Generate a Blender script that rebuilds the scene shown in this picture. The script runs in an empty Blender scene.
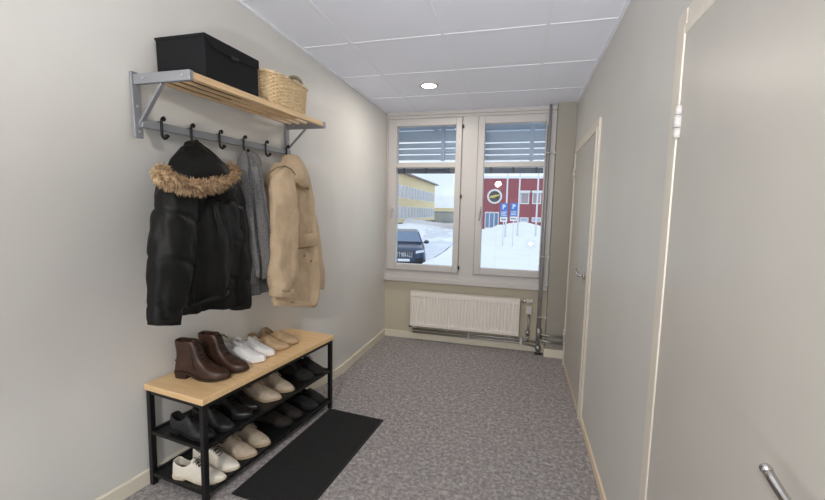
import bpy, bmesh, math, random
from math import sin, cos, pi, sqrt
from mathutils import Vector, Matrix, noise
random.seed(7)
SC = bpy.context.scene
COL = SC.collection

# ------------------------------------------------------------------ camera (solved from the room's lines)
F = 395.86
YAW, PIT, ROL = 0.2637, -0.0976, 0.0223
EYE = Vector((0, 0, 1.4325))
FW = Vector((-sin(YAW)*cos(PIT), cos(YAW)*cos(PIT), sin(PIT)))
_r = Vector((cos(YAW), sin(YAW), 0)); _u = _r.cross(FW)
RT = _r*cos(ROL) + _u*sin(ROL); UP = -_r*sin(ROL) + _u*cos(ROL)
XL, XR, D, H = -1.458, 0.472, 4.226, 2.492      # left wall, right wall, window wall, ceiling

def at(px, py, ax, val):
    """the point where the line of sight through (px, py) meets the plane x / y / z = val"""
    d = FW + RT*((px-412.5)/F) + UP*((250-py)/F)
    i = 'xyz'.index(ax)
    return EYE + d*((val-EYE[i])/d[i])

cam = bpy.data.cameras.new('camera'); co = bpy.data.objects.new('camera', cam); COL.objects.link(co)
M = Matrix((RT, UP, -FW)).transposed().to_4x4(); M.translation = EYE
co.matrix_world = M
cam.sensor_width = 36; cam.lens = F/825*36; cam.clip_start = .02; cam.clip_end = 500
SC.camera = co

# ------------------------------------------------------------------ materials
def lin(c):
    c = c/255
    return c/12.92 if c <= .04045 else ((c+.055)/1.055)**2.4
def rgb(r, g, b): return (lin(r), lin(g), lin(b), 1)

def mat(name, c, rough=.5, metal=0, var=0, vscale=20, bump=0, bscale=200, c2=None, stretch=(1, 1, 1), spec=.5, detail=4, sheen=0):
    m = bpy.data.materials.new(name); m.use_nodes = True
    nt = m.node_tree; b = nt.nodes['Principled BSDF']
    col = rgb(*c)
    b.inputs['Base Color'].default_value = col
    b.inputs['Roughness'].default_value = rough; b.inputs['Metallic'].default_value = metal
    b.inputs['Specular IOR Level'].default_value = spec
    if sheen: b.inputs['Sheen Weight'].default_value = sheen
    if var or bump or c2:
        tc = nt.nodes.new('ShaderNodeTexCoord'); mp = nt.nodes.new('ShaderNodeMapping')
        mp.inputs['Scale'].default_value = stretch
        nt.links.new(tc.outputs['Object'], mp.inputs['Vector'])
    if var or c2:
        n = nt.nodes.new('ShaderNodeTexNoise'); n.inputs['Scale'].default_value = vscale; n.inputs['Detail'].default_value = detail
        nt.links.new(mp.outputs[0], n.inputs['Vector'])
        r = nt.nodes.new('ShaderNodeValToRGB')
        r.color_ramp.elements[0].position = .32; r.color_ramp.elements[1].position = .68
        if c2: a, z = col, rgb(*c2)
        else:
            a = tuple(max(0, v*(1-var)) for v in col[:3])+(1,); z = tuple(min(1, v*(1+var)) for v in col[:3])+(1,)
        r.color_ramp.elements[0].color = a; r.color_ramp.elements[1].color = z
        nt.links.new(n.outputs['Fac'], r.inputs['Fac']); nt.links.new(r.outputs['Color'], b.inputs['Base Color'])
    if bump:
        n2 = nt.nodes.new('ShaderNodeTexNoise'); n2.inputs['Scale'].default_value = bscale; n2.inputs['Detail'].default_value = 3
        nt.links.new(mp.outputs[0], n2.inputs['Vector'])
        bp = nt.nodes.new('ShaderNodeBump'); bp.inputs['Strength'].default_value = bump; bp.inputs['Distance'].default_value = .004
        nt.links.new(n2.outputs['Fac'], bp.inputs['Height']); nt.links.new(bp.outputs['Normal'], b.inputs['Normal'])
    return m

m_wall = mat('wall_paint', (214, 212, 207), .55, bump=.05, bscale=350, var=.02, vscale=3)
m_wallr = mat('wall_paint_satin', (203, 201, 195), .42, bump=.04, bscale=300, var=.015, vscale=4)
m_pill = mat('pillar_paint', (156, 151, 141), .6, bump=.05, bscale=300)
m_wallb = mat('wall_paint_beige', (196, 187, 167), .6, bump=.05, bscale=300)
m_ceil = mat('ceiling_tile', (240, 243, 253), .9, bump=.12, bscale=500, var=.025, vscale=260)
m_grid = mat('ceiling_bar', (238, 240, 246), .45)
m_door = mat('door_paint', (184, 180, 172), .36, var=.02, vscale=5)
m_casing = mat('casing_paint', (217, 209, 195), .38)
m_base = mat('baseboard_paint', (225, 218, 200), .4)
m_basewood = mat('baseboard_wood', (226, 208, 180), .5, var=.1, vscale=12, stretch=(1, .1, 1))
m_white = mat('window_white', (202, 198, 195), .35)
m_rad = mat('radiator_white', (236, 230, 222), .35)
m_radshade = mat('radiator_inside', (150, 145, 138), .6)
m_steel = mat('pipe_steel', (160, 160, 157), .38, .8)
m_pipe = mat('pipe_grey', (150, 150, 150), .4, .15)
m_chrome = mat('chrome', (200, 198, 195), .16, 1)
m_dark = mat('dark_fitting', (60, 58, 56), .5)
m_rack = mat('rack_grey', (140, 142, 146), .42, .25)
m_bolt = mat('bolt_steel', (205, 207, 210), .3, .8)
m_slat = mat('slat_beech', (220, 186, 142), .5, var=.12, vscale=9, stretch=(6, .6, 6))
m_oak = mat('bench_oak', (232, 198, 150), .45, c2=(220, 182, 132), vscale=7, stretch=(8, .7, 8), detail=7)
m_black = mat('black_metal', (26, 26, 27), .4, .3)
m_shelf = mat('shelf_sheet', (38, 38, 40), .35, .5, bump=.25, bscale=600)
m_hook = mat('hook_black', (13, 13, 14), .45, spec=.25)
m_box = mat('box_card', (24, 25, 27), .8, spec=.2, bump=.12, bscale=900, var=.12, vscale=300)
m_wick = mat('wicker', (230, 208, 170), .65, c2=(200, 174, 132), vscale=45, stretch=(1, 1, 3))
m_rope = mat('handle_rope', (128, 122, 98), .8, var=.25, vscale=120)
m_mat = mat('mat_black', (30, 30, 30), .95, spec=.1, c2=(58, 58, 58), vscale=420, bump=.8, bscale=600)
m_matrim = mat('mat_rubber', (22, 22, 23), .7)
m_parka = mat('parka_nylon', (21, 21, 20), .5, bump=.7, bscale=30, var=.1, vscale=60, spec=.16)
m_fur = mat('fur', (202, 174, 138), .9, c2=(122, 94, 66), vscale=50)
m_knit = mat('grey_knit', (134, 133, 132), .95, c2=(80, 79, 80), vscale=210, bump=.7, bscale=360, detail=2)
m_trench = mat('trench_cotton', (192, 169, 139), .8, bump=.5, bscale=40, var=.06, vscale=25)
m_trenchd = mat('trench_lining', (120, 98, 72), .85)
m_button = mat('button_horn', (120, 96, 68), .4)
m_brown = mat('brown_leather', (70, 44, 31), .42, c2=(48, 30, 21), vscale=16, bump=.15, bscale=150)
m_brownd = mat('brown_sole', (48, 32, 24), .55)
m_brownl = mat('brown_lace', (40, 27, 20), .7)
m_wcan = mat('white_canvas', (236, 235, 234), .7, bump=.1, bscale=500)
m_wsole = mat('white_rubber', (240, 239, 236), .5)
m_wlace = mat('white_lace', (244, 243, 240), .8)
m_cream = mat('cream_leather', (226, 219, 205), .5, var=.03, vscale=20)
m_csole = mat('cream_sole', (214, 203, 180), .6)
m_tan = mat('tan_suede', (196, 168, 132), .9, var=.12, vscale=40, bump=.2, bscale=400)
m_tansole = mat('tan_sole', (184, 158, 124), .7)
m_beige = mat('beige_suede', (188, 172, 152), .9, var=.1, vscale=40, bump=.2, bscale=400)
m_beigesole = mat('beige_sole', (178, 158, 130), .7)
m_bleath = mat('black_leather', (26, 26, 27), .38, bump=.12, bscale=160)
m_char = mat('charcoal_leather', (33, 33, 35), .55, bump=.15, bscale=200)
m_bsuede = mat('black_suede', (30, 29, 29), .85, var=.1, vscale=50)
m_dbrown = mat('dark_brown_suede', (48, 42, 38), .85, var=.12, vscale=50)
m_bsole = mat('black_rubber', (22, 22, 22), .6)
m_lining = mat('shoe_lining', (92, 80, 68), .9)
m_greyline = mat('grey_lining', (150, 147, 145), .9)
m_blackline = mat('black_lining', (24, 23, 23), .9)

def mat_carpet():
    m = mat('carpet', (128, 122, 121), .97, bump=.9, bscale=420, spec=.15)
    nt = m.node_tree; b = nt.nodes['Principled BSDF']
    tc = nt.nodes.new('ShaderNodeTexCoord')
    def nz(sc, det, dist=0):
        n = nt.nodes.new('ShaderNodeTexNoise'); n.inputs['Scale'].default_value = sc
        n.inputs['Detail'].default_value = det; n.inputs['Distortion'].default_value = dist
        nt.links.new(tc.outputs['Object'], n.inputs['Vector']); return n
    a = nz(46, 4, .6); c = nz(190, 2)
    mx = nt.nodes.new('ShaderNodeMath'); mx.operation = 'ADD'
    m1 = nt.nodes.new('ShaderNodeMath'); m1.operation = 'MULTIPLY'; m1.inputs[1].default_value = .6
    m2 = nt.nodes.new('ShaderNodeMath'); m2.operation = 'MULTIPLY'; m2.inputs[1].default_value = .4
    nt.links.new(a.outputs['Fac'], m1.inputs[0]); nt.links.new(c.outputs['Fac'], m2.inputs[0])
    nt.links.new(m1.outputs[0], mx.inputs[0]); nt.links.new(m2.outputs[0], mx.inputs[1])
    r = nt.nodes.new('ShaderNodeValToRGB')
    e = r.color_ramp.elements
    e[0].position = .36; e[0].color = rgb(128, 123, 123)
    e[1].position = .66; e[1].color = rgb(200, 195, 193)
    k = e.new(.5); k.color = rgb(156, 150, 149)
    nt.links.new(mx.outputs[0], r.inputs['Fac']); nt.links.new(r.outputs['Color'], b.inputs['Base Color'])
    return m
m_carpet = mat_carpet()

def mat_glass(name='window_glass', refl=.10):
    m = bpy.data.materials.new(name); m.use_nodes = True
    nt = m.node_tree; nt.nodes.remove(nt.nodes['Principled BSDF'])
    o = nt.nodes['Material Output']
    t = nt.nodes.new('ShaderNodeBsdfTransparent'); t.inputs[0].default_value = (.97, .985, 1, 1)
    g = nt.nodes.new('ShaderNodeBsdfGlossy'); g.inputs['Roughness'].default_value = .01
    f = nt.nodes.new('ShaderNodeFresnel'); f.inputs['IOR'].default_value = 1.45
    mx = nt.nodes.new('ShaderNodeMixShader')
    nt.links.new(f.outputs[0], mx.inputs[0]); nt.links.new(t.outputs[0], mx.inputs[1]); nt.links.new(g.outputs[0], mx.inputs[2])
    nt.links.new(mx.outputs[0], o.inputs[0]); return m
m_glass = mat_glass()

def mat_emit(name, c, s):
    m = mat(name, c, .5); b = m.node_tree.nodes['Principled BSDF']
    b.inputs['Emission Color'].default_value = rgb(*c); b.inputs['Emission Strength'].default_value = s; return m
m_lamp = mat_emit('lamp_diffuser', (255, 246, 232), 9)

# ------------------------------------------------------------------ mesh helpers
class MB:
    def __init__(s): s.v = []; s.f = []
    def add(s, vs, fs):
        o = len(s.v); s.v += [Vector(v) for v in vs]; s.f += [tuple(i+o for i in f) for f in fs]; return s
    def box(s, lo, hi, T=None):
        x0, y0, z0 = lo; x1, y1, z1 = hi
        vs = [Vector(p) for p in ((x0,y0,z0),(x1,y0,z0),(x1,y1,z0),(x0,y1,z0),(x0,y0,z1),(x1,y0,z1),(x1,y1,z1),(x0,y1,z1))]
        if T: vs = [T @ v for v in vs]
        return s.add(vs, [(0,3,2,1),(4,5,6,7),(0,1,5,4),(1,2,6,5),(2,3,7,6),(3,0,4,7)])
    def bar(s, a, b, w, h, up=(0, 0, 1)):
        """box beam from a to b, w wide (sideways) and h high"""
        a, b = Vector(a), Vector(b); d = (b-a).normalized(); sd = d.cross(Vector(up)).normalized(); u = sd.cross(d)
        vs = []
        for p in (a, b):
            for i, j in ((-1,-1),(1,-1),(1,1),(-1,1)): vs.append(p+sd*(i*w/2)+u*(j*h/2))
        return s.add(vs, [(0,1,2,3),(7,6,5,4),(0,4,5,1),(1,5,6,2),(2,6,7,3),(3,7,4,0)])
    def tube(s, pts, r, n=8, closed=False):
        pts = [Vector(p) for p in pts]; N = len(pts)
        rr = r if isinstance(r, (list, tuple)) else [r]*N
        vs = []; ref = None
        for i, p in enumerate(pts):
            if closed: d = pts[(i+1) % N]-pts[i-1]
            else: d = pts[min(i+1, N-1)]-pts[max(i-1, 0)]
            d.normalize()
            if ref is None:
                ref = Vector((0,0,1)) if abs(d.z) < .9 else Vector((1,0,0))
            a = (ref-d*ref.dot(d)).normalized(); b = d.cross(a); ref = a
            for k in range(n):
                t = 2*pi*k/n; vs.append(p+(a*cos(t)+b*sin(t))*rr[i])
        fs = []
        R = N if closed else N-1
        for i in range(R):
            j = (i+1) % N
            for k in range(n): fs.append((i*n+k, i*n+(k+1) % n, j*n+(k+1) % n, j*n+k))
        if not closed:
            fs.append(tuple(range(n-1, -1, -1))); fs.append(tuple((N-1)*n+k for k in range(n)))
        return s.add(vs, fs)
    def cyl(s, a, b, r, n=20, r2=None): return s.tube([a, b], [r, r if r2 is None else r2], n)
    def ball(s, c, r, n=10, sc=(1, 1, 1)):
        c = Vector(c); vs = [c+Vector((0,0,r*sc[2]))]; fs = []
        for i in range(1, n):
            for k in range(2*n):
                a, b = pi*i/n, pi*k/n
                vs.append(c+Vector((r*sc[0]*sin(a)*cos(b), r*sc[1]*sin(a)*sin(b), r*sc[2]*cos(a))))
        vs.append(c-Vector((0,0,r*sc[2]))); m = 2*n
        for k in range(m): fs.append((0, 1+k, 1+(k+1) % m)); fs.append((len(vs)-1, 1+(n-2)*m+(k+1) % m, 1+(n-2)*m+k))
        for i in range(n-2):
            for k in range(m): fs.append((1+i*m+k, 1+(i+1)*m+k, 1+(i+1)*m+(k+1) % m, 1+i*m+(k+1) % m))
        return s.add(vs, fs)
    def prism(s, poly, vec):
        n = len(poly); vec = Vector(vec); p = [Vector(q) for q in poly]
        return s.add(p+[q+vec for q in p], [tuple(range(n-1, -1, -1)), tuple(range(n, 2*n))]+[(i, (i+1) % n, n+(i+1) % n, n+i) for i in range(n)])
    def rings(s, rs, closed=True, caps=True):
        n = len(rs[0]); vs = [p for r in rs for p in r]; fs = []
        for i in range(len(rs)-1):
            for k in range(n if closed else n-1):
                fs.append((i*n+k, i*n+(k+1) % n, (i+1)*n+(k+1) % n, (i+1)*n+k))
        if caps and closed: fs.append(tuple(range(n-1, -1, -1))); fs.append(tuple((len(rs)-1)*n+k for k in range(n)))
        return s.add(vs, fs)
    def build(s, name, m, parent=None, bevel=0, smooth=False, sub=0, solid=0, loc=None):
        me = bpy.data.meshes.new(name); me.from_pydata([tuple(v) for v in s.v], [], s.f); me.update()
        bm = bmesh.new(); bm.from_mesh(me); bmesh.ops.recalc_face_normals(bm, faces=bm.faces); bm.to_mesh(me); bm.free()
        o = bpy.data.objects.new(name, me); COL.objects.link(o)
        for x in (m if isinstance(m, (list, tuple)) else [m]): me.materials.append(x)
        if parent: o.parent = parent
        if loc: o.location = loc
        if bevel:
            b = o.modifiers.new('bevel', 'BEVEL'); b.width = bevel; b.segments = 2; b.limit_method = 'ANGLE'; b.angle_limit = .6
        if solid:
            b = o.modifiers.new('solid', 'SOLIDIFY'); b.thickness = solid; b.offset = -1
        if sub:
            b = o.modifiers.new('sub', 'SUBSURF'); b.levels = sub; b.render_levels = sub
        if smooth or sub:
            for p in me.polygons: p.use_smooth = True
        return o

def tag(o, label=None, cat=None, group=None, kind=None):
    if label: o['label'] = label
    if cat: o['category'] = cat
    if group: o['group'] = group
    if kind: o['kind'] = kind
    return o
def empty(name, loc, label, cat, group=None, rz=0, rx=0):
    o = bpy.data.objects.new(name, None); COL.objects.link(o); o.location = loc; o.rotation_euler = (rx, 0, rz)
    o.empty_display_size = .05
    return tag(o, label, cat, group)
def struct(o, label, cat): return tag(o, label, cat, kind='structure')
def lerp(a, b, t): return a+(b-a)*t
def interp(x, P):
    if x <= P[0][0]: return P[0][1]
    for (a, va), (b, vb) in zip(P, P[1:]):
        if x <= b: return lerp(va, vb, (x-a)/(b-a))
    return P[-1][1]
def sm(t): t = max(0, min(1, t)); return t*t*(3-2*t)
def cinterp(x, P):
    """smooth (Catmull-Rom style) interpolation through sorted points"""
    if x <= P[0][0]: return P[0][1]
    if x >= P[-1][0]: return P[-1][1]
    for i in range(len(P)-1):
        if x <= P[i+1][0]: break
    def sl(k):
        a, b = P[max(k-1, 0)], P[min(k+1, len(P)-1)]; return (b[1]-a[1])/(b[0]-a[0])
    x0, y0 = P[i]; x1, y1 = P[i+1]; h = x1-x0; t = (x-x0)/h
    return (2*t**3-3*t*t+1)*y0+(t**3-2*t*t+t)*h*sl(i)+(-2*t**3+3*t*t)*y1+(t**3-t*t)*h*sl(i+1)

# ------------------------------------------------------------------ room shell
YB = -.55                                           # the corridor goes on behind the camera
FLARE = [(-1.7, .45), (0, .45), (.6, .43), (1.2, .385), (1.5, .342), (2.0, .266), (2.5, .192), (2.75, .075), (2.95, .012), (3.1, 0), (4.3, 0)]
def wall_x(y, z):                                   # the old left wall runs out of true towards its foot
    return XL-interp(y, FLARE)*(1-sm((z-.5)/1.5))
mb = MB(); ys = [YB+(D-YB)*i/70 for i in range(71)]; zs = [H*i/30 for i in range(31)]
mb.rings([[(wall_x(y, z), y, z) for z in zs] for y in ys], closed=False)
mb.rings([[(wall_x(y, z)-.12, y, z) for z in zs] for y in ys], closed=False)
struct(mb.build('wall_left', m_wall, smooth=True), 'pale grey left wall behind the coats and shoe bench', 'wall')
struct(MB().box((-3.0, -1.7, -.1), (2.2, D+.3, 0)).build('floor', m_carpet), 'grey mottled loop carpet floor', 'floor')
# ceiling: lay-in tiles between light bars
cl = MB().box((-1.7, YB, H), (XR+.1, D+.3, H+.08)).build('ceiling', m_ceil)
struct(cl, 'white lay-in tile ceiling with light bars', 'ceiling')
mb = MB()
for x in (-1.103, -.502, .099): mb.box((x-.012, YB, H-.003), (x+.012, D, H+.001))
y = 2.452+.61*2+.0
for k in range(-7, 3):
    yy = 2.452+.605*k
    if YB < yy < D: mb.box((XL, yy-.012, H-.0028), (XR, yy+.012, H+.001))
mb.box((XL, YB, H-.012), (XL+.02, D, H+.001)); mb.box((XR-.018, YB, H-.012), (XR, D, H+.001)); mb.box((XL, D-.02, H-.012), (XR, D, H+.001))
mb.build('ceiling_grid', m_grid, cl)
# right wall with two door openings
ND0, ND1, NDZ = .50, 1.425, 1.985                    # near door opening
FD0, FD1, FDZ = 2.90, 3.92, 1.985                    # far door opening
mb = MB()
for a, b in ((YB, ND0), (ND1, FD0), (FD1, D)): mb.box((XR, a, 0), (XR+.1, b, H))
mb.box((XR, ND0, NDZ), (XR+.1, ND1, H)); mb.box((XR, FD0, FDZ), (XR+.1, FD1, H))
struct(mb.build('wall_right', m_wallr), 'pale grey right wall with two flush doors', 'wall')
# window wall: parapet below, pillar at the right
WX0, WX1, WZ0, WZ1 = XL, .30, .70, 2.43
mb = MB()
mb.box((XL-.1, D, 0), (XR+.1, D+.3, WZ0)); mb.box((XL-.1, D, WZ1), (XR+.1, D+.3, H))
mb.box((WX1, D, WZ0), (XR+.1, D+.3, WZ1)); mb.box((XL-.1, D+.09, WZ0), (XL+.045, D+.3, WZ1)); mb.box((-.60, D+.09, WZ0), (-.49, D+.3, WZ1))
struct(mb.build('wall_back', m_wallb), 'beige window wall at the far end', 'wall')
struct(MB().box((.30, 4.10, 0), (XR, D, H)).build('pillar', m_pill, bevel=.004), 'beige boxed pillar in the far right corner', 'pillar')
# baseboards
mb = MB(); yb = [YB+(D-YB)*i/60 for i in range(61)]
mb.rings([[(wall_x(y, 0)+.0005, y, 0), (wall_x(y, 0)+.013, y, 0), (wall_x(y, 0)+.013, y, .070), (wall_x(y, 0)+.009, y, .076), (wall_x(y, 0)+.0005, y, .076)] for y in yb])
struct(mb.build('baseboard_left', m_base), 'cream baseboard along the left wall', 'baseboard')
struct(MB().box((XL+.012, D-.014, 0), (.30, D, .078)).build('baseboard_back', m_base, bevel=.003), 'cream baseboard under the radiator', 'baseboard')
struct(MB().box((.288, 4.086, 0), (XR, 4.10, .085)).box((.288, 4.10, 0), (.30, D-.014, .085)).build('baseboard_pillar', m_base, bevel=.003), 'cream baseboard around the corner pillar', 'baseboard')
mb = MB()
for a, b in ((YB, ND0-.08), (1.512, 2.82)): mb.box((XR-.012, a, 0), (XR, b, .05))
struct(mb.build('baseboard_right', m_basewood, bevel=.003), 'pale wooden baseboard strip along the right wall', 'baseboard')

# ------------------------------------------------------------------ doors
def lever(parent, y, z, dirn, big=False):
    h = MB()
    h.cyl((XR-.012, y, z), (XR-.022, y, z), .026, 24)
    pts = [(XR-.01, y, z), (XR-.045, y, z), (XR-.055, y+dirn*.012, z+.002)]
    for k in range(1, 9):
        t = k/8; pts.append((XR-.056+.006*sin(t*pi), y+dirn*(.012+.115*t), z+.002-.004*sin(t*pi)+.030*t*t))
    h.tube(pts, [.009]*3+[.008]*8, 12)
    h.ball(pts[-1], .0095, 8)
    o = h.build('door_handle', m_chrome, parent, smooth=True); o['label'] = 'steel lever handle'; return o
def hinge(parent, y, z):
    h = MB()
    for a, b, r in ((-.045, -.017, .010), (-.014, .022, .012), (.025, .05, .010)):
        h.cyl((XR-.021, y, z+a), (XR-.021, y, z+b), r, 14)
    return h.build('hinge', m_white, parent, smooth=True)
def casing(name, y0, y1, z1, w, parent):
    """flat stepped casing around the opening y0..y1"""
    c = MB()
    for y, s in ((y0, -1), (y1, 1)):
        a, b = sorted((y+s*.010, y+s*w)); c.box((XR-.014, a, 0), (XR+.001, b, z1+w))
        a, b = sorted((y, y+s*.028)); c.box((XR-.020, a, .002), (XR+.002, b, z1+.028))
    c.box((XR-.0137, y0, z1+.010), (XR+.001, y1, z1+w-.0005)); c.box((XR-.0197, y0+.0005, z1), (XR+.002, y1-.0005, z1+.0275))
    return c.build(name, m_casing, parent, bevel=.003)
d1 = MB().box((XR-.0155, ND0-.008, .012), (XR+.038, ND1+.008, NDZ+.008)).build('door_1', m_door, bevel=.003)
struct(d1, 'large pale flush door close to the camera on the right', 'door')
casing('door_casing', ND0, ND1, NDZ, .082, d1)
for z in (1.72, .35): hinge(d1, ND1-.012, z)
lever(d1, .632, .985, 1)
d2 = MB().box((XR-.012, FD0-.008, .05), (XR+.042, FD1+.008, FDZ+.008)).build('door_2', m_door, bevel=.003)
struct(d2, 'pale flush door at the far end of the right wall', 'door')
casing('door_casing', FD0, FD1, FDZ, .075, d2)
MB().box((XR-.012, FD0-.07, 0), (XR+.05, FD1+.07, .048)).build('threshold', m_basewood, d2, bevel=.003)
lever(d2, 3.02, 1.00, 1)
for z in (1.80, .30): hinge(d2, FD1-.006, z)
kp = MB().cyl((XR-.010, 3.02, .915), (XR-.0165, 3.02, .915), .016, 16); kp.build('lock_plate', m_chrome, d2, smooth=False)

# ------------------------------------------------------------------ windows
def frame_rect(mb, x0, x1, z0, z1, wl, wr, wb, wt, y0, y1):
    mb.box((x0, y0, z0), (x0+wl, y1, z1)); mb.box((x1-wr, y0, z0), (x1, y1, z1))
    mb.box((x0+wl, y0, z0), (x1-wr, y1, z0+wb)); mb.box((x0+wl, y0, z1-wt), (x1-wr, y1, z1))
# fixed surround
mb = MB()
mb.box((XL+.001, D-.012, WZ0), (-1.436, D+.09, 2.44)); mb.box((-.622, D-.012, WZ0), (-.463, D+.09, 2.44)); mb.box((.232, D-.012, WZ0), (WX1, D+.09, 2.44))
mb.box((-1.436, D-.012, WZ0), (-.622, D+.09, .775)); mb.box((-.463, D-.012, WZ0), (.232, D+.09, .775))
mb.box((-1.436, D-.012, 2.418), (-.622, D+.09, 2.44)); mb.box((-.463, D-.012, 2.418), (.232, D+.09, 2.44))
struct(mb.build('trim_1', m_white, bevel=.003), 'white fixed surround between and around the two windows', 'trim')
mb = MB().box((XL+.001, D-.035, 2.452), (WX1-.001, D, 2.486)).box((XL+.001, D-.022, 2.425), (WX1-.001, D, 2.452))
struct(mb.build('trim_2', m_white, bevel=.004), 'white stepped top trim above the windows', 'trim')
mb = MB().box((XL+.001, D-.055, .655), (.297, D+.02, .705))
struct(mb.build('trim_3', m_white, bevel=.006), 'white window sill board above the radiator', 'trim')
def window(name, x0, x1, gx0, gx1, label):
    r = bpy.data.objects.new(name, None); COL.objects.link(r); r.location = ((x0+x1)/2, D, .775)
    struct(r, label, 'window')
    inv = Vector(r.location)
    def B(m, nm, ma, par=None, **k):
        m.v = [v-inv for v in m.v]; return m.build(nm, ma, par or r, **k)
    z0, z1 = .78, 2.415
    gb, gt, t0, t1 = .848, 2.342, 1.902, 1.957
    m = MB(); frame_rect(m, x0, x1, z0, z1, gx0-x0, x1-gx1, gb-z0, z1-gt, D-.030, D+.05)
    m.box((gx0, D-.026, t0), (gx1, D+.05, t1))
    sash = B(m, 'sash', m_white, bevel=.005)
    m = MB(); frame_rect(m, x0-.006, x1+.006, z0-.004, z1+.004, .012, .012, .012, .012, D-.016, D+.0)
    B(m, 'sash_seal', m_radshade)
    B(MB().box((gx0-.004, D+.012, t1-.004), (gx1+.004, D+.016, gt+.004)), 'upper_pane', m_glass)
    B(MB().box((gx0-.004, D+.012, gb-.004), (gx1+.004, D+.016, t0+.004)), 'lower_pane', m_glass)
    # raised venetian blind stacked between the panes
    m = MB()
    for k in range(7): m.box((gx0+.004, D+.02, t0-.004-.006*k-.0035), (gx1-.004, D+.046, t0-.004-.006*k))
    m.box((gx0+.004, D+.022, t0-.058), (gx1-.004, D+.044, t0-.046))
    B(m, 'raised_blind', m_blind)
    m = MB()
    for fx in (.12, .5, .88):
        xx = lerp(gx0, gx1, fx); m.box((xx-.012, D+.018, t0-.06), (xx+.012, D+.022, t0))
    B(m, 'blind_bracket', m_dark)
    # handle on the left stile, hinges on the right
    zh = 1.46
    m = MB(); xh = (x0+gx0)/2+.008
    m.box((xh-.014, D-.04, zh-.035), (xh+.014, D-.03, zh+.035)); m.cyl((xh, D-.04, zh), (xh, D-.065, zh), .009, 12)
    m.tube([(xh, D-.063, zh+.01), (xh, D-.068, zh-.03), (xh, D-.066, zh-.11)], [.010, .009, .007], 10)
    B(m, 'window_handle', m_white, smooth=True)['label'] = 'small white turn handle'
    for zz in (2.32, 1.60, .84):
        m = MB().cyl((x1+.010, D-.03, zz-.018), (x1+.010, D-.03, zz+.018), .009, 12)
        B(m, 'hinge', m_dark, smooth=True)
    m = MB()
    for k in range(7):
        zz = .9+.22*k; m.cyl((x1-.025, D-.031, zz), (x1-.025, D-.028, zz), .004, 8)
    B(m, 'screw_cap', m_radshade)
    return r
m_blind = mat('blind_slat', (72, 82, 98), .45, .3)
window('window_1', -1.432, -.628, -1.338, -.690, 'white window on the left looking out on the dark car and the yellow building')
window('window_2', -.458, .226, -.391, .204, 'white window on the right looking out on the red building and the blue parking signs')
o = MB().tube([at(451, 267, 'y', D-.04), at(450, 283, 'y', D-.065), at(449.5, 301, 'y', D-.07)], .0018, 6).ball(at(449.5, 302, 'y', D-.07), .005, 6).build('blind_cord', m_white)
tag(o, 'thin white blind cord hanging below the left window', 'cord')

# ------------------------------------------------------------------ radiator and pipes
R0, R1, RZ0, RZ1, RY = -1.128, .036, .175, .553, D-.1
rd = empty('radiator', ((R0+R1)/2, D-.06, RZ0), 'white ribbed panel radiator below the windows', 'radiator')
def P(m, nm, ma, root, **k):
    inv = root.matrix_basis.inverted() if False else Matrix.Translation(-Vector(root.location))
    m.v = [inv @ v for v in m.v]; return m.build(nm, ma, root, **k)
NF = 33; pr = []
for i in range(NF*8+1):
    x = lerp(R0+.012, R1-.012, i/(NF*8)); c = cos(2*pi*i/8)
    pr.append((x, .012*sm((c+.1)/.9)))
m = MB()
rows = []
for z, k in ((RZ0, 0), (RZ0+.03, 0), (RZ0+.042, 1), (RZ1-.055, 1), (RZ1-.043, 0), (RZ1-.012, 0), (RZ1, -.4)):
    rows.append([(x, RY+(dy*k if k > 0 else (.006 if k < 0 else 0)), z) for x, dy in pr])
m.rings(rows, closed=False)
m.box((R0+.012, RY+.012, RZ0), (R1-.012, RY+.02, RZ1-.005))
m.rings([[rows[0][0], rows[0][-1]], [(R0+.012, RY+.02, RZ0), (R1-.012, RY+.02, RZ0)]], closed=False)
P(m, 'front_panel', m_rad, rd)
P(MB().box((R0, RY-.002, RZ0-.004), (R0+.013, D-.03, RZ1+.004)), 'side_panel', m_rad, rd, bevel=.004)
P(MB().box((R1-.013, RY-.002, RZ0-.004), (R1, D-.03, RZ1+.004)), 'side_panel', m_rad, rd, bevel=.004)
m = MB()
m.box((R0, RY, RZ1-.002), (R1, RY+.012, RZ1+.005)); m.box((R0, D-.042, RZ1-.002), (R1, D-.03, RZ1+.005))
for i in range(70):
    x = lerp(R0+.012, R1-.012, i/69); m.box((x-.003, RY+.01, RZ1-.002), (x+.003, D-.04, RZ1+.003))
P(m, 'top_grille', m_rad, rd)
P(MB().box((R0+.014, D-.045, RZ0), (R1-.014, D-.038, RZ1-.01)), 'rear_panel', m_radshade, rd)
m = MB().box((-.71, RY-.004, RZ0-.03), (-.702, RY+.001, RZ0+.03))
P(m, 'clip', m_white, rd)
for x in (R0+.05, R1-.09): P(MB().box((x-.012, D-.075, RZ0-.03), (x+.012, D-.05, RZ0+.01)).box((x-.012, D-.07, RZ0-.03), (x+.012, D, RZ0-.022)), 'bracket', m_white, rd)
P(MB().cyl((R0+.012, D-.07, RZ0-.012), (R0-.016, D-.07, RZ0-.012), .012, 14), 'bleed_plug', m_dark, rd, smooth=True)
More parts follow.
